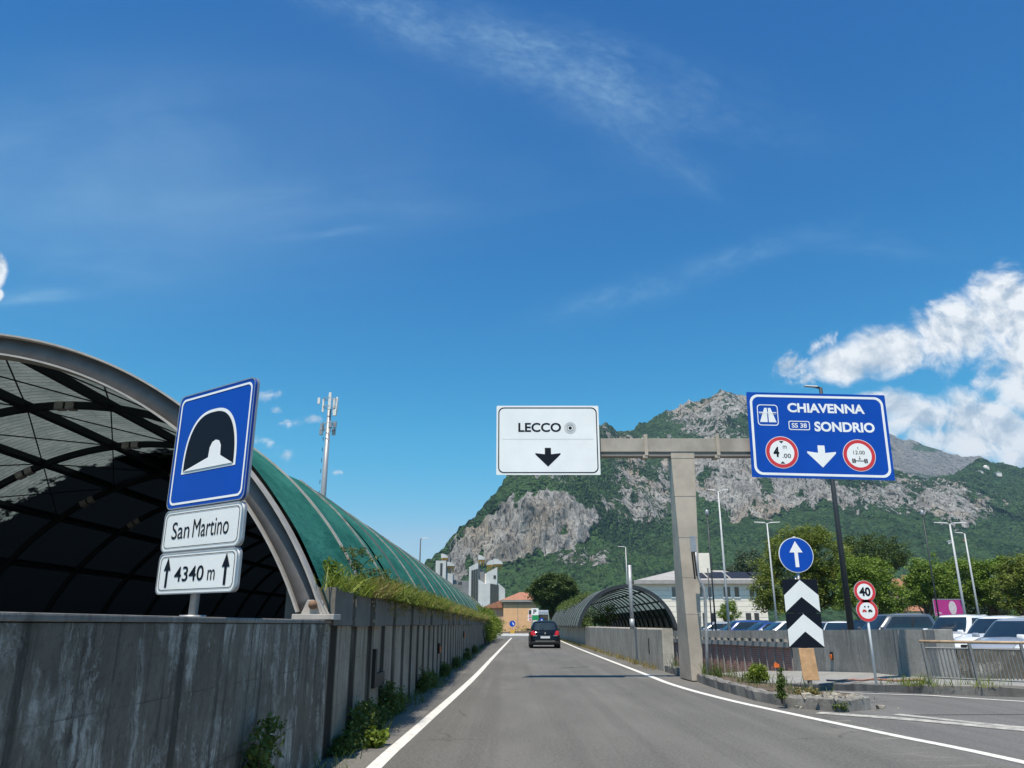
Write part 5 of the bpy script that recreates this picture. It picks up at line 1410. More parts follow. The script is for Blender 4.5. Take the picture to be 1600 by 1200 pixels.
# low porch roof to its left
ph = empty('house', (at(772, 960, HD + 8).x, HD + 8, 0), 0, 'small pale house with a brown sloping roof just left of the orange house', 'house')
MB().box((-1.6, 0, 0), (2.2, 6, 4.2)).build('wall', 'house_pink', ph)
MB().prism([(-2.6, 4.2), (2.9, 4.25), (3.0, 5.6), (1.5, 5.7)], -.6, 6.6).build('roof', 'roof_tile', ph)

# white towers: stepped slabs with dome caps
def tower(label, px0, d, slabs, domes, dark):
    """slabs in pixels: x0, x1, ytop left, ytop right, setback m, material"""
    root = empty('tower_block', (at(px0, 960, d).x, d, 0), 0, label, 'building', 'white tower blocks of the shopping complex')
    X = root.location.x
    for xa, xb, yl, yr, sb, m_ in slabs:
        a, b = at(xa, yl, d), at(xb, yr, d)
        mb = MB(); mb.hexa([(a.x - X, sb, 0), (b.x - X, sb, 0), (b.x - X, sb + 8, 0), (a.x - X, sb + 8, 0)], [(a.x - X, sb, a.z), (b.x - X, sb, b.z), (b.x - X, sb + 8, b.z), (a.x - X, sb + 8, a.z)])
        mb.build('wall', m_, root)
    for xa, xb, ya, yb_ in dark:
        a, b = at(xa, ya, d), at(xb, yb_, d)
        mb = MB(); mb.box((a.x - X, -.12, b.z), (b.x - X, -.02, a.z)); mb.build('window', 'window_glass', root)
    for px, pyb, rpx, hpx, ang in domes:
        c = at(px, pyb, d); r_ = rpx * d / F * 1.03; hh = hpx * d / F * 1.03
        # quarter round cap, upright on one side
        sg = -1 if ang == 0 else 1
        prof = [(c.x - X - sg * r_, c.z)] + [(c.x - X - sg * r_ + sg * 2 * r_ * math.sin(R(90 * j / 10)), c.z + hh * math.cos(R(90 * j / 10))) for j in range(11)]
        mb = MB().prism(prof, 1.2, 5.2); dm = mb.build('dome', 'tower_white', root)
        mb = MB()
        for q in (-.6, 0, .6): mb.tube([(c.x - X + q * r_, 3, c.z - 9 * d / F), (c.x - X + q * r_, 3, c.z)], .22, 6)
        mb.box((c.x - X - r_, 2.6, c.z - .5), (c.x - X + r_, 3.4, c.z - .05)); mb.build('dome_frame', 'yellow_frame', dm)
    return root
tower('white stepped tower blocks with dome caps left of the orange house', 733, 300,
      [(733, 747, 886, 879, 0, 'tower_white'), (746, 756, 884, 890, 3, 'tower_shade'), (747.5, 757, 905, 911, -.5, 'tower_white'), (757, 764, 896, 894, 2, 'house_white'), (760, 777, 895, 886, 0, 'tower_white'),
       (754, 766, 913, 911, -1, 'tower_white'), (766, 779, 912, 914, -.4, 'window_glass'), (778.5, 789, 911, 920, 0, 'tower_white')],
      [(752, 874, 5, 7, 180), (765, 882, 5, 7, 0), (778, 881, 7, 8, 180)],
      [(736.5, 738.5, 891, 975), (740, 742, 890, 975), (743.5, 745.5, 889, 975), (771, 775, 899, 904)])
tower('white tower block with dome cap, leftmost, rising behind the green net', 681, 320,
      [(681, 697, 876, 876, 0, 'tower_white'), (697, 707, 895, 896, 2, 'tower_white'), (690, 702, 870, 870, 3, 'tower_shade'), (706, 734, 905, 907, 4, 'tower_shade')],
      [(694, 871, 5, 6, 180), (704, 884, 5.5, 6, 180)], [(688, 690, 880, 940), (716, 722, 909, 914)])

# village houses between the trees, right
def small_house(label, px, py0, py1, wpx, d, wall, roof='roof_tile', zb=0.0, group='small houses among the trees', name='house'):
    c = at(px, py1, d); ww = wpx * d / F; h = at(px, py0, d).z - zb
    root = empty(name, (c.x, d, zb), R(random.uniform(-25, 25)), label, 'house', group)
    MB().box((-ww / 2, -ww * .4, -1), (ww / 2, ww * .4, h * .8)).build('wall', wall, root)
    e = ww * .06
    mb = MB(); mb.add([(-ww / 2 - e, -ww * .4 - e, h * .8), (ww / 2 + e, -ww * .4 - e, h * .8), (ww / 2 + e, ww * .4 + e, h * .8), (-ww / 2 - e, ww * .4 + e, h * .8), (-ww * .3, 0, h), (ww * .3, 0, h)], [(0, 1, 5, 4), (1, 2, 5), (2, 3, 4, 5), (3, 0, 4), (3, 2, 1, 0)])
    mb.build('roof', roof, root)
    for k in (-.28, 0, .28):
        MB().box((k * ww - ww * .06, -ww * .4 - .05, h * .35), (k * ww + ww * .06, -ww * .4 - .01, h * .6)).build('window', 'window_glass', root)
    return root
small_house('pale pink village house seen between the trees right of the forty sign', 1410, 904, 975, 18, 190, 'house_pink')
small_house('white village house seen between the trees, higher and farther', 1424, 899, 975, 12, 260, 'house_white')
small_house('pinkish low house behind the cars left of the billboard', 1432, 946, 975, 22, 120, 'house_pink')
small_house('pale house hidden among the trees right of the lamp posts', 1556, 920, 975, 12, 150, 'house_pink')
# billboard
BD = 62.0
a, b = at(1457, 937, BD), at(1507, 962, BD)
bb = empty('billboard', ((a.x + b.x) / 2, BD, .1), R(4), 'magenta billboard with a pale oval behind the parked cars', 'billboard')
w_, z0, z1 = b.x - a.x, b.z - .1, a.z - .1
MB().box((-w_ / 2, 0, z0), (w_ / 2, .12, z1)).build('poster_panel', 'billboard_pink', bb)
MB().face(circ(.15 * w_, (z0 + z1) / 2, (z1 - z0) * .42, 36, .62), -.004).build('poster_oval', 'billboard_art', bb)
mb = MB()
for k, (q, l) in enumerate(((.12, .22), (.20, .16))): mb.face(rrect(-w_ * .36, z0 + (z1 - z0) * q, w_ * l, (z1 - z0) * .04, .01, 2), -.004)
mb.build('poster_strip', 'billboard_art', bb)
mb = MB()
for q in (-.35, .35): mb.tube([(q * w_, .2, -.1), (q * w_, .2, z1)], .07, 6)
mb.build('post', 'galvanised', bb)
MB().ring([(-w_ / 2 - .06, z0 - .06), (w_ / 2 + .06, z0 - .06), (w_ / 2 + .06, z1 + .06), (-w_ / 2 - .06, z1 + .06)], [(-w_ / 2, z0), (w_ / 2, z0), (w_ / 2, z1), (-w_ / 2, z1)], -.01).build('poster_frame', 'sign_back', bb)

# ------------------------------------------------------------------ roundabout at the road end
RBD = 104.0
kerb('roundabout_kerb', [(-12, 103), (-4, 103), (0, 103.2), (4, 103), (14, 103)], .5, .26, 'frame_white')
mb = MB(); mb.grid([[(x, 103.3, .18) for x in np.linspace(-12, 14, 14)], [(x, 106, .5 + .1 * math.sin(x)) for x in np.linspace(-12, 14, 14)], [(x, 112, .4) for x in np.linspace(-12, 14, 14)]]); struct('roundabout_island', mb, 'soil')
def pole_sign(name, label, px, d, zb=0.2, h=2.0):
    r_ = empty(name, (at(px, 976, d).x, d, zb), 0, label, 'road sign'); return r_
def zz_(py, d, px=820): return at(px, py, d).z
rd = pole_sign('road_sign', 'blue round keep arrow sign above a yellow block at the roundabout', 800.5, 103.6)
zc = zz_(974.5, 103.6) - .2; r_ = .38
MB().prism(circ(0, zc, r_, 28), 0, .02).build('roundel_panel', 'sign_blue', rd)
mb = MB(); mb.face([(-.04, zc + .17), (.09, zc + .02), (-.02, zc - .0), (.20, zc - .19), (.22, zc + .05), (.15, zc + .0), (.03, zc + .21)], -.004); mb.build('direction_arrow', 'sign_white', rd)
mb = MB(); mb.tube([(0, .05, 0), (0, .05, zc)], .035, 8); mb.build('post', 'galvanised', rd)
MB().prism(rrect(0, .28, .55, .50, .12), -.02, .25).build('bollard_block', 'yellow_frame', rd)
pd = 108.0
ps = pole_sign('parking_sign', 'white P sign over a green panel by the roundabout', 836, pd)
z0, z1 = zz_(961, pd) - .2, zz_(950.5, pd) - .2; ww = 10.5 * pd / F
MB().box((-ww / 2, 0, z0), (ww / 2, .05, z1)).build('sign_panel', 'sign_white', ps)
lettering('P', 0, (z0 + z1) / 2, ww * .45, (z1 - z0) * .68, -.006, 'sign_black', ps, .03)
za = zz_(969, pd) - .2
MB().box((-ww / 2, 0, za), (ww / 2, .05, z0 - .03)).build('green_panel', 'sign_green', ps)
mb = MB(); mb.tube([(-ww * .4, .1, 0), (-ww * .4, .1, z1)], .05, 6); mb.tube([(ww * .4, .1, 0), (ww * .4, .1, z1)], .05, 6); mb.build('post', 'galvanised', ps)
mb = MB(); mb.box((-ww * .3, 0, za - .7), (ww * .4, .04, za - .05)); mb.build('lower_plate', 'sign_white', ps)
for k, (py, m_) in enumerate(((963.5, 'sign_red'), (969.5, 'sign_red'))):
    pass
bs_ = pole_sign('direction_sign', 'pair of small red and white arrow boards beside the orange house', 828.5, 106)
for py, m_ in ((962.5, 'sign_red'), (968.5, 'sign_red')):
    z = zz_(py, 106) - .2; w_ = 5.5 * 106 / F
    MB().prism([(-w_ / 2, z - .16), (w_ / 2, z - .16), (w_ / 2, z + .16), (-w_ / 2, z + .16), (-w_ / 2 - .14, z)], 0, .03).build('arrow_board', 'sign_white', bs_)
    MB().face([(-w_ * .35, z - .09), (w_ * .4, z - .09), (w_ * .4, z + .09), (-w_ * .35, z + .09)], -.004).build('board_stripe', m_, bs_)
mb = MB(); mb.tube([(.1, .05, 0), (.1, .05, zz_(960, 106) - .2)], .04, 6); mb.build('post', 'galvanised', bs_)
bl_ = pole_sign('road_sign', 'small blue roundel just above the black hatchback roof', 846.5, 101, 0)
zc = zz_(969.5, 101)
MB().prism(circ(0, zc, .30, 24), 0, .02).build('roundel_panel', 'sign_blue', bl_); mb = MB(); mb.face([(-.05, zc - .14), (.05, zc - .14), (.05, zc + .02), (.13, zc + .02), (0, zc + .17), (-.13, zc + .02), (-.05, zc + .02)], -.004); mb.build('direction_arrow', 'sign_white', bl_)
mb = MB(); mb.tube([(0, .04, 0), (0, .04, zc)], .035, 6); mb.build('post', 'galvanised', bl_)
# white van crossing beyond
va = empty('van', (at(849, 976, 118).x, 118, 0), R(0), 'pale high roofed van seen beyond the black hatchback at the roundabout', 'van')
mb = MB(); rows = []
for y, hh, w_ in ((0, 1.1, .80), (.02, 3.2, .84), (.3, 3.4, .85), (3.4, 3.4, .85), (4.0, 2.2, .83), (4.9, 1.3, .8), (5.2, .8, .7)):
    rows.append([(-w_, y, .35), (-w_, y, hh * .8), (-w_ * .9, y, hh), (w_ * .9, y, hh), (w_, y, hh * .8), (w_, y, .35)])
mb.grid(rows, True); mb.f.append(tuple(range(6))); mb.build('body', 'car_silver', va)
MB().box((-.72, -.03, 1.25), (.72, -.006, 2.75)).build('rear_window', 'car_glass', va)
for sx in (-1, 1):
    MB().box((sx * .85 - .06, -.03, .8), (sx * .85 + .06, -.004, 1.2)).build('tail_light', 'tail_red', va)
    for y in (.9, 4.2): wheel(va, sx * .93, y, .34, sx)
# ------------------------------------------------------------------ mountains: real terrain laid out by bearing and distance
def pip(px, py, poly):
    inside = np.zeros(px.shape, bool); n = len(poly); j = n - 1
    for i in range(n):
        xi, yi = poly[i]; xj, yj = poly[j]
        c = ((yi > py) != (yj > py)) & (px < (xj - xi) * (py - yi) / (yj - yi + 1e-9) + xi)
        inside ^= c; j = i
    return inside
def fbm(pts, scale, octs=5, lac=2.0, gain=.5, off=0.0, ridged=False):
    out = np.zeros(len(pts)); amp = 1.0
    for o in range(octs):
        s_ = scale * lac ** o
        v = np.array([noise.noise(Vector((p[0] * s_ + off, p[1] * s_ + off * .7, p[2] * s_ + o * 3.1))) for p in pts])
        out += amp * ((1 - 2 * np.abs(v)) if ridged else v); amp *= gain
    return out
def mountain(name, knots, x0, x1, nx, seg, mat, rockfn, amps, zbase=-20):
    """knots: list of (px, [(py, d), ...]) from foot to crest and over the back"""
    kx = np.array([k[0] for k in knots], float); K = len(knots[0][1])
    X = np.linspace(x0, x1, nx); P = np.zeros((K, nx, 3))
    for k in range(K):
        py = np.interp(X, kx, [q[1][k][0] for q in knots]); d = np.interp(X, kx, [q[1][k][1] for q in knots])
        if k == K - 2 or True:
            pass
        for i in range(nx):
            p = at(X[i], py[i], d[i]); P[k, i] = (p.x, p.y, p.z)
    P[0, :, 2] = zbase
    rows = []; tt = []
    for k in range(K - 1):
        for j in range(seg[k] + (1 if k == K - 2 else 0)):
            t = j / seg[k]; rows.append(P[k] * (1 - t) + P[k + 1] * t); tt.append(k + t)
    G_ = np.array(rows); nr = len(rows); flat = G_.reshape(-1, 3)
    px, py = proj(flat[:, 0], flat[:, 1], flat[:, 2])
    rock = rockfn(px, py, np.repeat(tt, nx))
    # relief: gullies and ribs on rock, rolling canopy elsewhere
    a_big, a_rock, a_tree, sc = amps
    big = fbm(flat * np.array([1, 1, .8]), 1 / 260 / sc, 3, off=3.3)
    rib = fbm(flat * np.array([1, .5, .35]), 1 / 70 / sc, 6, off=8.1, ridged=True)
    fine = fbm(flat, 1 / 11 / sc, 2, off=1.9)
    rk = np.clip(rock, 0, 1)
    tcol = np.repeat(tt, nx)
    fade = np.clip(tcol / .6, 0, 1)
    rad = flat[:, :2] / np.linalg.norm(flat[:, :2], axis=1)[:, None]
    disp = big * a_big * fade + (rib - .4) * a_rock * (.6 + .4 * rk) * fade
    flat[:, 0] -= rad[:, 0] * disp; flat[:, 1] -= rad[:, 1] * disp
    crest = np.clip(1 - np.abs(tcol - (K - 2)) / .5, 0, 1)
    flat[:, 2] += fine * a_tree * (1 - .4 * rk) * fade + (rib - .4) * a_rock * .30 * fade * (.4 + .6 * rk)
    idx = np.arange(nr * nx).reshape(nr, nx)
    f = np.stack([idx[:-1, :-1], idx[:-1, 1:], idx[1:, 1:], idx[1:, :-1]], -1).reshape(-1, 4)
    o = mesh_np(name, flat, f, mat, None, False)
    at_ = o.data.attributes.new('rock', 'FLOAT', 'POINT'); at_.data.foreach_set('value', np.asarray(rock, np.float32))
    o['kind'] = 'structure'
    return o, P
# px, foot, cliff bottom, cliff top, crest, back
NEAR = [
    (480, [(976, 620), (972, 900), (968, 960), (962, 1010), (975, 1500)]),
    (620, [(976, 640), (960, 930), (945, 985), (930, 1030), (972, 1500)]),
    (665, [(976, 660), (940, 950), (905, 1000), (884, 1040), (960, 1500)]),
    (690, [(976, 680), (915, 980), (868, 1030), (860, 1045), (950, 1500)]),
    (712, [(976, 680), (906, 990), (846, 1035), (840, 1050), (930, 1550)]),
    (735, [(976, 690), (893, 995), (827, 1045), (820, 1065), (900, 1600)]),
    (765, [(976, 700), (884, 1000), (797, 1055), (785, 1085), (880, 1650)]),
    (790, [(976, 700), (888, 1000), (786, 1060), (756, 1130), (860, 1700)]),
    (812, [(976, 700), (890, 1000), (776, 1065), (738, 1180), (840, 1750)]),
    (850, [(976, 700), (872, 1005), (766, 1068), (697, 1330), (800, 1800)]),
    (880, [(976, 700), (862, 1010), (769, 1070), (676, 1430), (780, 1850)]),
    (905, [(976, 700), (850, 1020), (785, 1075), (664, 1490), (760, 1900)]),
    (935, [(976, 700), (845, 1050), (805, 1095), (664, 1530), (760, 1950)]),
    (948, [(976, 700), (850, 1080), (815, 1120), (659, 1545), (760, 1960)]),
    (963, [(976, 700), (850, 1100), (800, 1170), (676, 1600), (770, 2000)]),
    (980, [(976, 700), (850, 1120), (790, 1220), (674, 1640), (770, 2050)]),
    (1000, [(976, 700), (850, 1150), (775, 1290), (664, 1700), (760, 2100)]),
    (1040, [(976, 700), (840, 1200), (755, 1400), (645, 1800), (750, 2250)]),
    (1075, [(976, 700), (830, 1240), (735, 1470), (629, 1860), (740, 2300)]),
    (1092, [(976, 700), (826, 1260), (722, 1490), (631, 1880), (740, 2320)]),
    (1110, [(976, 700), (822, 1280), (712, 1510), (621, 1900), (730, 2350)]),
    (1130, [(976, 700), (818, 1290), (706, 1520), (612, 1920), (730, 2380)]),
    (1150, [(976, 700), (817, 1300), (704, 1520), (617, 1920), (730, 2380)]),
    (1172, [(976, 700), (818, 1300), (706, 1520), (626, 1920), (735, 2380)]),
    (1230, [(976, 700), (810, 1320), (718, 1500), (652, 1850), (750, 2300)]),
    (1290, [(976, 700), (802, 1340), (736, 1490), (690, 1780), (770, 2200)]),
    (1340, [(976, 700), (806, 1340), (752, 1490), (722, 1750), (780, 2150)]),
    (1400, [(976, 700), (808, 1340), (762, 1490), (741, 1740), (790, 2100)]),
    (1450, [(976, 700), (820, 1320), (772, 1480), (752, 1740), (790, 2100)]),
    (1490, [(976, 700), (826, 1310), (772, 1490), (744, 1780), (790, 2150)]),
    (1510, [(976, 700), (830, 1300), (776, 1480), (729, 1820), (790, 2200)]),
    (1530, [(976, 700), (834, 1300), (780, 1480), (719, 1850), (790, 2250)]),
    (1550, [(976, 700), (838, 1290), (785, 1470), (727, 1850), (790, 2250)]),
    (1600, [(976, 700), (845, 1280), (795, 1460), (734, 1850), (800, 2250)]),
    (1700, [(976, 700), (855, 1280), (805, 1460), (745, 1850), (810, 2250)]),
    (2100, [(976, 700), (870, 1280), (830, 1460), (780, 1850), (840, 2250)]),
]
R1 = [(698, 868), (716, 850), (740, 832), (765, 806), (782, 794), (800, 782), (812, 792), (826, 776), (838, 784), (850, 768), (862, 776), (872, 762), (884, 772), (905, 786), (925, 800), (936, 808), (938, 826), (924, 842), (905, 850), (896, 862), (880, 858), (866, 868), (852, 880), (842, 862), (828, 872), (806, 868), (795, 884), (775, 882), (745, 888), (728, 902), (715, 930), (700, 915), (694, 890)]
R2 = [(1078, 712), (1108, 702), (1165, 706), (1200, 735), (1235, 745), (1290, 752), (1330, 772), (1332, 794), (1290, 786), (1268, 800), (1240, 796), (1216, 808), (1196, 820), (1172, 806), (1150, 818), (1124, 792), (1096, 782), (1080, 760)]
SPOTS = [(985, 745, 30, 70, .50), (1015, 785, 40, 40, .52), (1050, 730, 30, 60, .50), (1000, 700, 50, 20, .42), (945, 790, 20, 16, .4), (1055, 790, 20, 24, .42), (1090, 655, 36, 34, .50), (1140, 640, 50, 32, .52), (1062, 640, 24, 26, .48), (1120, 680, 60, 22, .40), (945, 668, 10, 10, .5), (952, 690, 22, 22, .35),
         (1470, 784, 50, 28, .64), (1505, 796, 44, 22, .64), (1400, 778, 44, 28, .54), (1360, 775, 40, 20, .50), (1355, 782, 40, 24, .46), (1505, 812, 34, 12, .55), (1480, 762, 30, 12, .42), (1535, 780, 30, 18, .30), (930, 872, 44, 14, .46), (890, 878, 30, 10, .40), (985, 862, 30, 12, .22), (860, 752, 60, 12, .30), (1250, 705, 80, 30, .45), (1420, 755, 40, 10, .40), (1380, 735, 30, 10, .35), (1560, 790, 30, 14, .2), (830, 745, 40, 10, .22), (722, 845, 30, 20, .3)]
def rock_near(px, py, tcol):
    jx = px + np.array([noise.noise(Vector((a * .05, b * .05, 1))) * 12 + noise.noise(Vector((a * .22, b * .16, 3))) * 6 for a, b in zip(px, py)]); jy = py + np.array([noise.noise(Vector((a * .05, b * .07, 5))) * 10 + noise.noise(Vector((a * .25, b * .2, 7))) * 7 for a, b in zip(px, py)])
    r = np.zeros(px.shape)
    for cx, cy, rx, ry, v in SPOTS: r = np.maximum(r, (v + .10) * np.clip(1.5 - np.hypot((jx - cx) / rx, (jy - cy) / ry), 0, 1))
    m1 = pip(jx, jy, R1); m2 = pip(jx, jy, R2)
    r = np.where(m1, .86, r); r = np.where(m2, .74, r)
    # wooded ledges inside the big face
    for cx, cy, rx, ry in ((822, 875, 16, 16), (735, 880, 8, 22), (752, 868, 8, 14), (880, 835, 14, 8), (1105, 745, 12, 18), (1200, 770, 8, 24), (1250, 775, 16, 8)):
        r -= .5 * np.clip(1.3 - np.hypot((jx - cx) / rx, (jy - cy) / ry), 0, 1)
    nx_ = 1280; g = r.reshape(-1, nx_)
    for _ in range(7):
        g[:, 1:-1] = (g[:, :-2] + 2 * g[:, 1:-1] + g[:, 2:]) / 4; g[1:-1] = (g[:-2] + 2 * g[1:-1] + g[2:]) / 4
    return np.clip(g.ravel(), 0, 1)
mnt, PN = mountain('mountain', NEAR, 480, 2100, 1280, (80, 140, 150, 14), 'mountain_near', rock_near, (40, 21, 5.5, 1.0))
FAR = [
    (1180, [(790, 2700), (730, 3000), (690, 3300), (655, 3600), (800, 4600)]),
    (1300, [(790, 2700), (735, 3000), (695, 3300), (660, 3600), (800, 4600)]),
    (1350, [(790, 2700), (740, 3000), (700, 3300), (668, 3600), (800, 4600)]),
    (1393, [(790, 2700), (745, 3000), (710, 3300), (682, 3600), (800, 4600)]),
    (1412, [(790, 2700), (748, 3000), (715, 3300), (691, 3600), (800, 4600)]),
    (1425, [(790, 2700), (748, 3000), (718, 3300), (691, 3600), (800, 4600)]),
    (1460, [(790, 2700), (752, 3000), (725, 3300), (702, 3600), (800, 4600)]),
    (1490, [(790, 2700), (755, 3000), (730, 3300), (711, 3600), (800, 4600)]),
    (1530, [(790, 2700), (760, 3000), (738, 3300), (716, 3600), (800, 4600)]),
    (1560, [(790, 2700), (765, 3000), (745, 3300), (727, 3600), (800, 4600)]),
    (1600, [(790, 2700), (775, 3000), (755, 3300), (742, 3600), (800, 4600)]),
    (1800, [(800, 2700), (790, 3000), (785, 3300), (780, 3600), (810, 4600)]),
]
def rock_far(px, py, tcol):
    r = np.full(px.shape, .74)
    r -= .75 * np.clip(1.2 - np.hypot((px - 1455) / 36, (py - 700) / 8), 0, 1)
    r -= .5 * np.clip((py - 738) / 20, 0, 1)
    return np.clip(r, 0, 1)
mf, PF = mountain('far_mountain', FAR, 1180, 1800, 330, (20, 40, 40, 8), 'mountain_far', rock_far, (40, 26, 6, 2.2), -20)
def on_mountain(px, py, P, x0, x1):
    """point of the terrain seen near px, py"""
    i = int(round((px - x0) / (x1 - x0) * (P.shape[1] - 1)))
    for k in range(P.shape[0] - 2):
        a, b = P[k, i], P[k + 1, i]
        for t in np.linspace(0, 1, 40):
            q = a * (1 - t) + b * t
            if proj(*q)[1] <= py: return Vector(q)
    return Vector(P[-2, i])
for lab, px, py, ww, wl in (('white domed chapel like building on the green ridge, far right', 1537, 733, 11, 'house_white'), ('long pale building below the domed building on the green ridge', 1528, 741, 13, 'house_white'), ('pale building on the green ridge right of the domed building', 1556, 742, 12, 'house_white'),
                            ('white house low on the green slope above the white lamp post', 1479, 850, 9, 'house_white'), ('pale house low on the slope between the two white lamp posts', 1500, 853, 11, 'house_pink')):
    p = on_mountain(px, py, PN, 480, 2100)
    root = empty('hillside_house', (p.x, p.y - 6, p.z - 6), 0, lab, 'house', 'houses on the mountain side')
    hh = 6 + ww * .25
    MB().box((-ww / 2, -5, 0), (ww / 2, 6, hh)).build('wall', wl, root)
    if 'domed' in lab and 'white' in lab:
        mb = MB(); mb.grid([[(5 * math.cos(R(q)) * math.cos(k * math.pi / 8), 5 * math.cos(R(q)) * math.sin(k * math.pi / 8), hh + 4 * math.sin(R(q))) for k in range(17)] for q in range(0, 91, 15)]); mb.build('dome', 'house_white', root, True)
    else:
        MB().prism([(-ww / 2 - .6, hh), (ww / 2 + .6, hh), (0, hh + 2.4)], -5.5, 6.5).build('roof', 'roof_tile' if wl == 'house_pink' else 'roof_grey', root)

# ------------------------------------------------------------------ trees
def blob(px, py, rx, ry, d, base, dy=0.0, rd=None):
    """crown ellipsoid from its picture place and radius at distance d, relative to the base point"""
    c = at(px, py, d); k = d / F * 1.02
    return (c.x - base[0], dy, c.z - base[2], rx * k, (rd or rx) * k, ry * k)
def picture_tree(label, px, d, trunk_h, tr, bl, n, spread, per, leaf, mat, group, name='tree', zb=0.0, cat='tree'):
    base = (at(px, 976, d).x, d, zb)
    return tree(name, label, base, trunk_h, tr, [blob(*b[:4], d, base, *(b[4:] or (0,))) for b in bl], n, spread, per, leaf, mat, group, cat)
GT = 'trees behind the car park'
picture_tree('big dense linden tree behind the blue roundel and chevron boards', 1252, 62, 1.6, .28, [(1232, 915, 54, 64, 0), (1282, 880, 54, 54, 0), (1240, 866, 42, 44, 0), (1304, 925, 38, 54, .5), (1202, 935, 30, 46, -.5), (1262, 840, 32, 18, 0)], 900, .20, 60, .085, 'leaf_linden', GT, 'linden_tree')
picture_tree('lighter rounded tree behind the forty sign', 1355, 58, 1.4, .22, [(1352, 922, 48, 54, 0), (1384, 940, 36, 40, 0), (1335, 905, 26, 36, 0), (1372, 895, 24, 24, .4)], 460, .19, 54, .08, 'leaf_green', GT, 'broadleaf_tree')
picture_tree('dark umbrella pine crown rising between the linden and the right hand trees', 1366, 88, 5.0, .30, [(1360, 864, 56, 32, 0), (1390, 874, 32, 30, 0), (1335, 866, 26, 26, 0)], 420, .20, 40, .10, 'leaf_pine', GT, 'pine_tree')
picture_tree('bushy green tree left of the pink billboard', 1450, 82, 1.6, .2, [(1452, 912, 34, 40, 0), (1432, 930, 22, 32, 0), (1470, 925, 26, 34, 0)], 300, .24, 60, .12, 'leaf_green', GT, 'broadleaf_tree')
picture_tree('green tree behind the two white lamp posts', 1500, 86, 1.8, .22, [(1500, 912, 42, 40, 0), (1478, 920, 24, 34, 0), (1525, 922, 28, 38, 0)], 320, .25, 60, .12, 'leaf_green', GT, 'broadleaf_tree')
picture_tree('green tree right of the white lamp posts', 1556, 84, 1.8, .22, [(1556, 915, 36, 42, 0), (1535, 930, 24, 34, 0)], 280, .25, 60, .12, 'leaf_green', GT, 'broadleaf_tree')
picture_tree('large tree with yellowing leaves at the picture edge', 1605, 74, 1.8, .25, [(1600, 900, 40, 38, 0), (1622, 920, 50, 54, 0), (1580, 935, 24, 34, 0)], 460, .22, 60, .11, 'leaf_linden', GT, 'broadleaf_tree')
picture_tree('small round tree in front of the cream office', 1139, 78, .9, .10, [(1139, 960, 17, 17, 0), (1141, 948, 10, 9, 0)], 110, .13, 40, .075, 'leaf_green', GT, 'small_tree')
picture_tree('bluish conifer behind the cream office, left of the linden', 1160, 140, 4, .3, [(1172, 886, 22, 28, 0), (1155, 896, 18, 18, 0), (1185, 905, 18, 28, 0), (1140, 900, 14, 10, 0)], 260, .34, 36, .17, 'leaf_conifer', GT, 'conifer_tree')
picture_tree('dense rounded pine tree at the end of the road beyond the black hatchback', 865, 125, 2.2, .32, [(865, 922, 37, 24, 0), (848, 932, 20, 24, 0), (884, 934, 20, 28, 0), (866, 908, 28, 11, 0), (870, 950, 26, 20, 0), (865, 925, 30, 24, 0)], 700, .26, 100, .14, 'leaf_pine', None, 'pine_tree')
picture_tree('dark tree inside the arched canopy opening', 945, 60, .6, .08, [(948, 962, 15, 18, 0), (940, 972, 12, 10, 0)], 70, .14, 30, .07, 'leaf_pine', None, 'small_tree', -1.5)
for i, (px, d, h) in enumerate(((640, 130, 40), (700, 150, 30), (905, 150, 26), (930, 140, 24), (1010, 160, 30), (1440, 130, 60), (1490, 150, 60), (1540, 140, 62), (1620, 120, 70), (1690, 110, 90))):
    lab = ['tree beyond the green net, hidden low on the skyline', 'tree behind the white towers low on the skyline', 'green tree beyond the pine at the road end', 'green tree behind the arched canopy', 'green tree left of the cream office behind the canopy',
           'tall tree far behind the pink billboard', 'tall tree far behind the twin lamp posts', 'tall tree far behind the single headed lamp post', 'tall tree far back at the picture edge', 'tree outside the picture edge behind the white cars'][i]
    picture_tree(lab, px, d, 2, .25, [(px, 976 - h * .55, 26, h * .45, 0), (px - 16, 976 - h * .4, 18, h * .36, 0), (px + 17, 976 - h * .42, 18, h * .38, 0)], 200, .36, 30, .18, 'leaf_conifer' if i % 2 else 'leaf_green', 'trees further back', 'broadleaf_tree')
# ------------------------------------------------------------------ plants
def tuft_field(name, label, spots, mat, blade=(.18, .45), n=9, spread=.06, lean=.35, w_=.006, kind='stuff', cat=None, parent=None):
    """many thin blades, each a tapering bent strip of two quads"""
    V, Fc = [], []
    for sx, sy, sz, k in spots:
        for _ in range(int(n * k)):
            b = Vector((sx + random.gauss(0, spread), sy + random.gauss(0, spread), sz)); h = random.uniform(*blade) * (.6 + .6 * k)
            d = Vector((random.gauss(0, lean), random.gauss(0, lean), 1)).normalized(); a = random.uniform(0, 6.28); s_ = Vector((math.cos(a), math.sin(a), 0)) * w_
            m_ = b + d * h * .55; e = b + d * h + Vector((d.x, d.y, -.25)) * h * .5 * random.random()
            o = len(V); V += [b - s_, b + s_, m_ + s_ * .8, m_ - s_ * .8, e + s_ * .25, e - s_ * .25]; Fc += [(o, o + 1, o + 2, o + 3), (o + 3, o + 2, o + 4, o + 5)]
    ob = mesh_np(name, [tuple(v) for v in V], Fc, mat, parent)
    if kind: ob['kind'] = kind
    tag(ob, label, cat); return ob
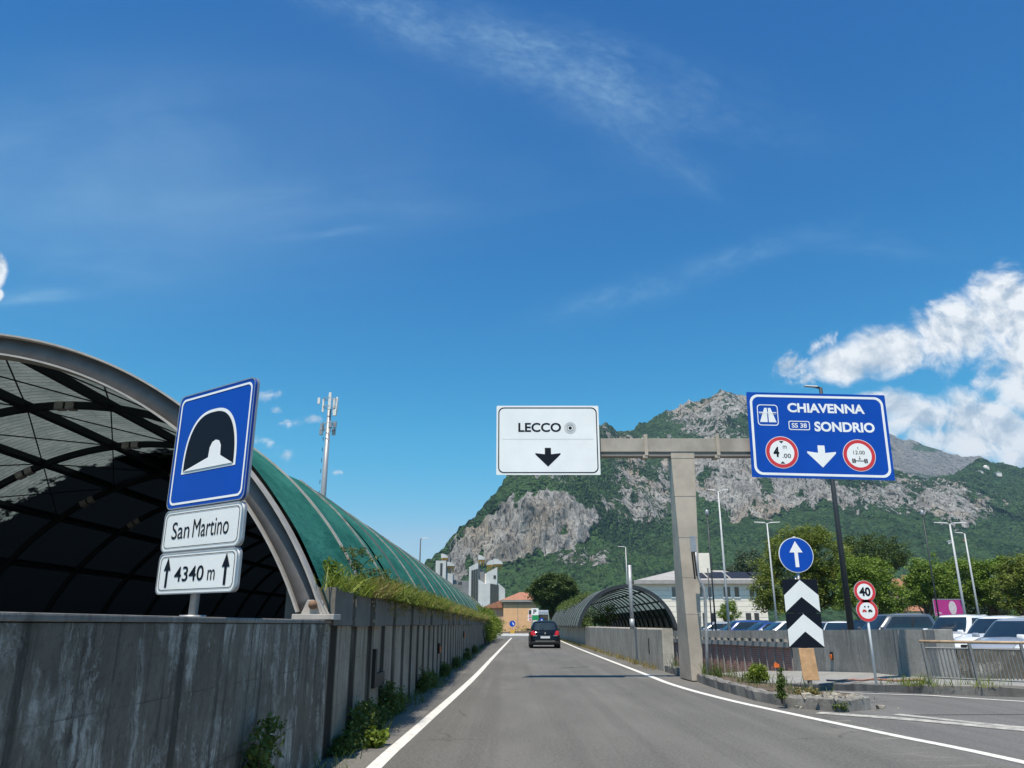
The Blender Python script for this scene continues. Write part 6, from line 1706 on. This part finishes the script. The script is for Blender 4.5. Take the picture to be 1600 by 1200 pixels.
# meadow on the planters
sp_g, sp_d = [], []
for i, p in enumerate(planters):
    l = p.location
    if i < 1: dens = 14
    else: dens = 64 if i < 12 else 34
    for _ in range(dens):
        x = l.x + random.uniform(-.15, .07) if i > 1 else l.x + random.uniform(-.13, -.02); y = l.y + random.uniform(0, 1.14)
        k = .55 + .55 * (noise.noise(Vector((y * .45, x, 2))) + .5)
        (sp_g if noise.noise(Vector((y * .6, x * 2, 7))) > -.12 else sp_d).append((x, y, l.z + .36, max(.25, k)))
tuft_field('planter_grass', 'green grass growing thick out of the planter row', sp_g, 'grass_green', (.13, .36), 22, .10, .85, .009)
tuft_field('dry_grass', 'straw coloured dry grass hanging over the planter row', sp_d, 'grass_dry', (.14, .42), 18, .11, .95, .0075)
cs = []
for i, p in enumerate(planters):
    l = p.location
    for _ in range(24 if i > 1 else 6):
        cs.append((l.x + random.uniform(-.15, .09) - (.05 if i < 2 else 0), l.y + random.uniform(0, 1.14), l.z + .38 + abs(random.gauss(.06, .10))))
tag(leaves('ground_cover', cs, .085, 34, .022, 'leaf_weed'), 'leafy ground cover mixed into the planter grass', kind='stuff')
hang = []
for i, p in enumerate(planters):
    if i % 3 != 2 and i > 1:
        for _ in range(26): hang.append((p.location.x + .06 + random.uniform(-.05, .04), p.location.y + random.uniform(0, 1.1), p.location.z + .40 - random.random() ** 1.5 * .28, .5))
tuft_field('hanging_grass', 'dry grass trailing over the planter fronts', hang, 'grass_dry', (.12, .3), 9, .06, .9, .006)
def bush(name, label, base, blobs_, n, spread, per, leaf, mat, stems=6, cat='plant', group=None, h=.4):
    root = empty(name, base, 0, label, cat, group)
    cs = crown_centres(blobs_, n, .3)
    mb = MB()
    for c in random.sample(cs, min(stems, len(cs))): mb.tube([(0, 0, -.03), tuple(Vector(c) * .5 + Vector((0, 0, .03))), c], [.012, .008, .004], 5)
    mb.build('stem', 'bark', root)
    leaves('foliage', cs, spread, per, leaf, mat, root, .25)
    return root
b = at(556, 900, 9.5)
bush('shrub', 'young leafy shrub with bright leaves behind the first planter', (-2.22, 9.35, 1.65), [(0, .0, .22, .20, .25, .22), (.02, -.1, .12, .16, .2, .14)], 60, .05, 30, .024, 'leaf_bright')
c0 = Vector((ACX + (AR + .10) * math.cos(R(25)), 10.9, ACZ + (AR + .10) * math.sin(R(25))))
root = empty('climbing_plant', c0, 0, 'climbing plant leaning out from a light rib on the green net', 'plant')
mb = MB(); pts = [Vector((0.1, 0, -.45)), Vector((.0, -.02, -.1)), Vector((-.10, -.05, .25)), Vector((-.20, -.06, .5))]; mb.tube(pts, [.02, .016, .012, .006], 6)
cs = []
for k in range(16):
    a = random.uniform(0, 6.28); s_ = Vector((-.08 * random.random(), 0, random.uniform(-.1, .5))); e = s_ + Vector((math.cos(a) * .34, math.sin(a) * .3, random.uniform(.0, .14)))
    mb.tube([s_, s_.lerp(e, .5) + Vector((0, 0, .03)), e], [.006, .004, .002], 4); cs += [s_.lerp(e, q) for q in (.45, .7, .95)]
mb.build('stem', 'bark', root); leaves('foliage', cs, .035, 16, .026, 'leaf_weed', root, .4, .4)
# weeds along the foot of the left wall
WG = 'weed clumps along the foot of the left wall'
for i, (y, h, wd, m_) in enumerate((y_, h_ * .88, w_ * .78, q_) for y_, h_, w_, q_ in ((6.15, .85, .11, 'leaf_weed'), (9.3, .30, .25, 'leaf_weed'), (10.2, .62, .30, 'leaf_weed'), (11.4, .46, .26, 'leaf_weed'), (12.5, .68, .24, 'leaf_weed'), (13.3, .40, .26, 'leaf_weed'), (17.2, .58, .30, 'leaf_weed'), (18.6, .46, .3, 'leaf_weed'), (22.5, .4, .3, 'leaf_weed'), (27, .45, .3, 'leaf_weed'), (33, .5, .35, 'leaf_weed'), (40, .5, .4, 'leaf_weed'))):
    lab = ['dark weed clump at the foot of the wall below the tunnel sign', 'low weed tuft by the wall joint under the first planter', 'tall leafy weed clump under the first planters', 'mid height weed clump between two taller ones', 'tall weed clump with thin stalks below the cable bracket', 'low bushy weed clump past the cable bracket', 'weed clump leaning out over the shoulder before the orange reflectors',
           'weed clump just beyond the leaning one', 'weed clump below the nearer orange reflector', 'weed clump between the two orange reflectors', 'weed clump below the farther orange reflector', 'weed clump far along the wall before the hedge'][i]
    bush('weed', lab, (WX + .10, y, 0), [(0, 0, h * .30, wd * .5, wd * 1.8, h * .36)] + [(random.uniform(-.03, .08), random.uniform(-1.6, 1.6) * wd, h * random.uniform(.35, .75), wd * .22, wd * random.uniform(.2, .5), h * random.uniform(.2, .42)) for _ in range(4)], 60, .05, 22, .026, m_, 9, 'plant', WG)
bush('weed', 'bright green dandelion rosette on the shoulder edge', (WX + .36, 9.75, 0), [(0, 0, .08, .14, .2, .09)], 22, .04, 10, .05, 'leaf_bright', 3, 'plant', WG)
sp_ = [(WX + .05 + random.random() ** 2 * .3, 5 + 55 * random.random() ** 1.4, 0, random.uniform(.3, .8)) for _ in range(420)]
tuft_field('verge_grass', 'thin grass along the foot of the left wall', sp_, 'leaf_weed', (.08, .26), 9, .06, .4, .005)
sp_ = [(4.55 - random.random() ** 2 * .18, 25.5 + 50 * random.random(), 0, random.uniform(.3, .7)) for _ in range(420)]
tuft_field('verge_grass', 'thin yellowish grass along the foot of the road wall', sp_, 'grass_dry', (.08, .28), 9, .08, .4, .007)
sp_ = [(4.75 + random.uniform(-.15, .3), random.choice((20.2, 20.8, 21.9, 22.6, 19.4, 23.4)) + random.gauss(0, .22), .16, random.uniform(.4, 1.0)) for _ in range(70)] + [(random.uniform(4.75, 5.5), random.uniform(14.2, 20), .17, random.uniform(.2, .6)) for _ in range(60)]
tuft_field('island_grass', 'grass and stalks growing on the traffic island', sp_, 'leaf_weed', (.14, .42), 10, .07, .35, .006)
sp_ = [(8.75 + random.uniform(-.15, .35) + max(0, 17.5 - y) * .85, y, ramp_z(y) + .15, random.uniform(.3, .9)) for y in [random.choice((16.6, 17.2, 18.2, 19.2, 17.9)) + random.gauss(0, .12) for _ in range(60)]]
tuft_field('verge_grass', 'grass tufts growing over the ramp kerb before the railing', sp_, 'grass_green', (.12, .32), 10, .07, .4, .006)
q = at(1184, 1058, 17.6)
bush('shrub', 'bright green round bush growing on the traffic island', (at(1184, 1060, 17.4).x, 17.4, .16), [(0, 0, .16, .21, .2, .19), (.02, 0, .26, .15, .15, .12)], 80, .045, 28, .028, 'leaf_bright')
bush('weed', 'dark upright weed against the broken kerb end', (at(1222, 1095, 14.0).x, 14.0, .10), [(0, 0, .12, .07, .07, .14), (0, 0, .30, .05, .05, .14)], 36, .03, 20, .022, 'leaf_weed', 5, 'plant', 'weeds on the island nose')
bush('weed', 'thin tall weed stalk on the island behind the dark upright weed', (at(1222, 1072, 15.2).x, 15.2, .16), [(0, 0, .25, .05, .05, .22)], 24, .025, 16, .022, 'leaf_weed', 4, 'plant', 'weeds on the island nose')
bush('weed', 'small spiky weed at the very tip of the island', (at(1314, 1110, 13.5).x, 13.5, .0), [(0, 0, .08, .09, .08, .10)], 20, .03, 16, .026, 'leaf_weed', 4, 'plant', 'weeds on the island nose')
bush('weed', 'low dry plant on the rubble below the chevron boards', (at(1262, 1090, 14.4).x, 14.4, .16), [(0, 0, .05, .22, .16, .07)], 30, .05, 18, .02, 'grass_dry', 4, 'plant', 'weeds on the island nose')
# hedge and creepers at the far end of the planter wall, growth on the second canopy
root = empty('hedge', (-2.3, 62, 0), 0, 'bright green overgrown hedge swallowing the end of the planter wall', 'hedge')
bl = [(-.2, -6, 1.5, .7, 4, 1.2), (.1, 0, 1.3, .9, 4.5, 1.3), (.3, 7, 1.2, 1.0, 5, 1.3), (-1.4, 2, 2.6, 1.0, 5, .9), (-2.6, 8, 3.1, 1.2, 6, 1.0), (.5, 14, 1.0, 1.2, 5, 1.1), (.35, 4, .5, .6, 9, .5)]
leaves('foliage', crown_centres(bl, 560, .5), .17, 30, .075, 'leaf_bright', root)
mb = MB()
for k in range(12): mb.tube([(random.uniform(-.6, .6), k * 2 - 8, -.1), (random.uniform(-1, .6), k * 2 - 8, 2.0)], [.05, .02], 5)
mb.build('stem', 'bark', root)
root = empty('creeper', (BX - BR, 70, 1.2), 0, 'yellow green creeper running along the top of the arched canopy', 'plant')
cs = [(BX + (BR + .12) * math.cos(a) - root.location.x, y - 70, BZ + (BR + .12) * math.sin(a) - 1.2) for a, y in [(R(random.gauss(126, 8)), 60 + 28 * random.random()) for _ in range(190)]]
leaves('foliage', cs, .16, 22, .07, 'leaf_weed', root)
mb = MB(); mb.tube([(BX + (BR + .08) * math.cos(R(126)) - root.location.x, y, BZ + (BR + .08) * math.sin(R(126)) - 1.2) for y in range(-10, 19, 2)], .04, 5); mb.build('stem', 'bark', root)
cs = [(random.uniform(4.72, 4.9), 50 + 36 * random.random(), 1.3 + abs(random.gauss(0, .22))) for _ in range(200)]
tag(leaves('ground_cover', cs, .12, 22, .055, 'leaf_weed'), 'yellow green weeds along the top of the road wall', kind='stuff')
rb_ = []
for k in range(26):
    x = -9 + 20 * random.random(); rb_.append((x, 104.5 + random.uniform(0, 2.5), .55 + .35 * random.random()))
tag(leaves('undergrowth', rb_, .30, 40, .09, 'leaf_yellow'), 'yellow green planting on the roundabout', kind='stuff')
cs = [(random.uniform(12.9, 20), 0, 0) for _ in range(60)]
cs = [(x, 19.0 - (x - 12.9) * .42 - .0, .12 + .30 * random.random()) for x, _, _ in cs]
tag(leaves('undergrowth', cs, .16, 30, .05, 'leaf_weed'), 'dark weeds behind the railing', kind='stuff')
# ------------------------------------------------------------------ air
HAZE = 8.5e-5
m = bpy.data.materials.new('haze_air'); m.use_nodes = True; m.node_tree.nodes.clear(); t = NT(m.node_tree)
o = t.add('ShaderNodeOutputMaterial'); v = t.add('ShaderNodeVolumePrincipled')
v.inputs['Color'].default_value = (.46, .74, 1, 1); v.inputs['Density'].default_value = HAZE; v.inputs['Anisotropy'].default_value = .1
t.l.new(v.outputs[0], o.inputs['Volume']); MATS['haze_air'] = m
mb = MB(); mb.box((-7200, -1100, -80), (7200, 9200, 1080)); hz_ = mb.build('haze', 'haze_air'); hz_['kind'] = 'stuff'; hz_['label'] = 'thin summer haze softening the far mountain'
C.cycles.volume_bounces = 0
C.cycles.max_bounces = 6; C.cycles.transparent_max_bounces = 8
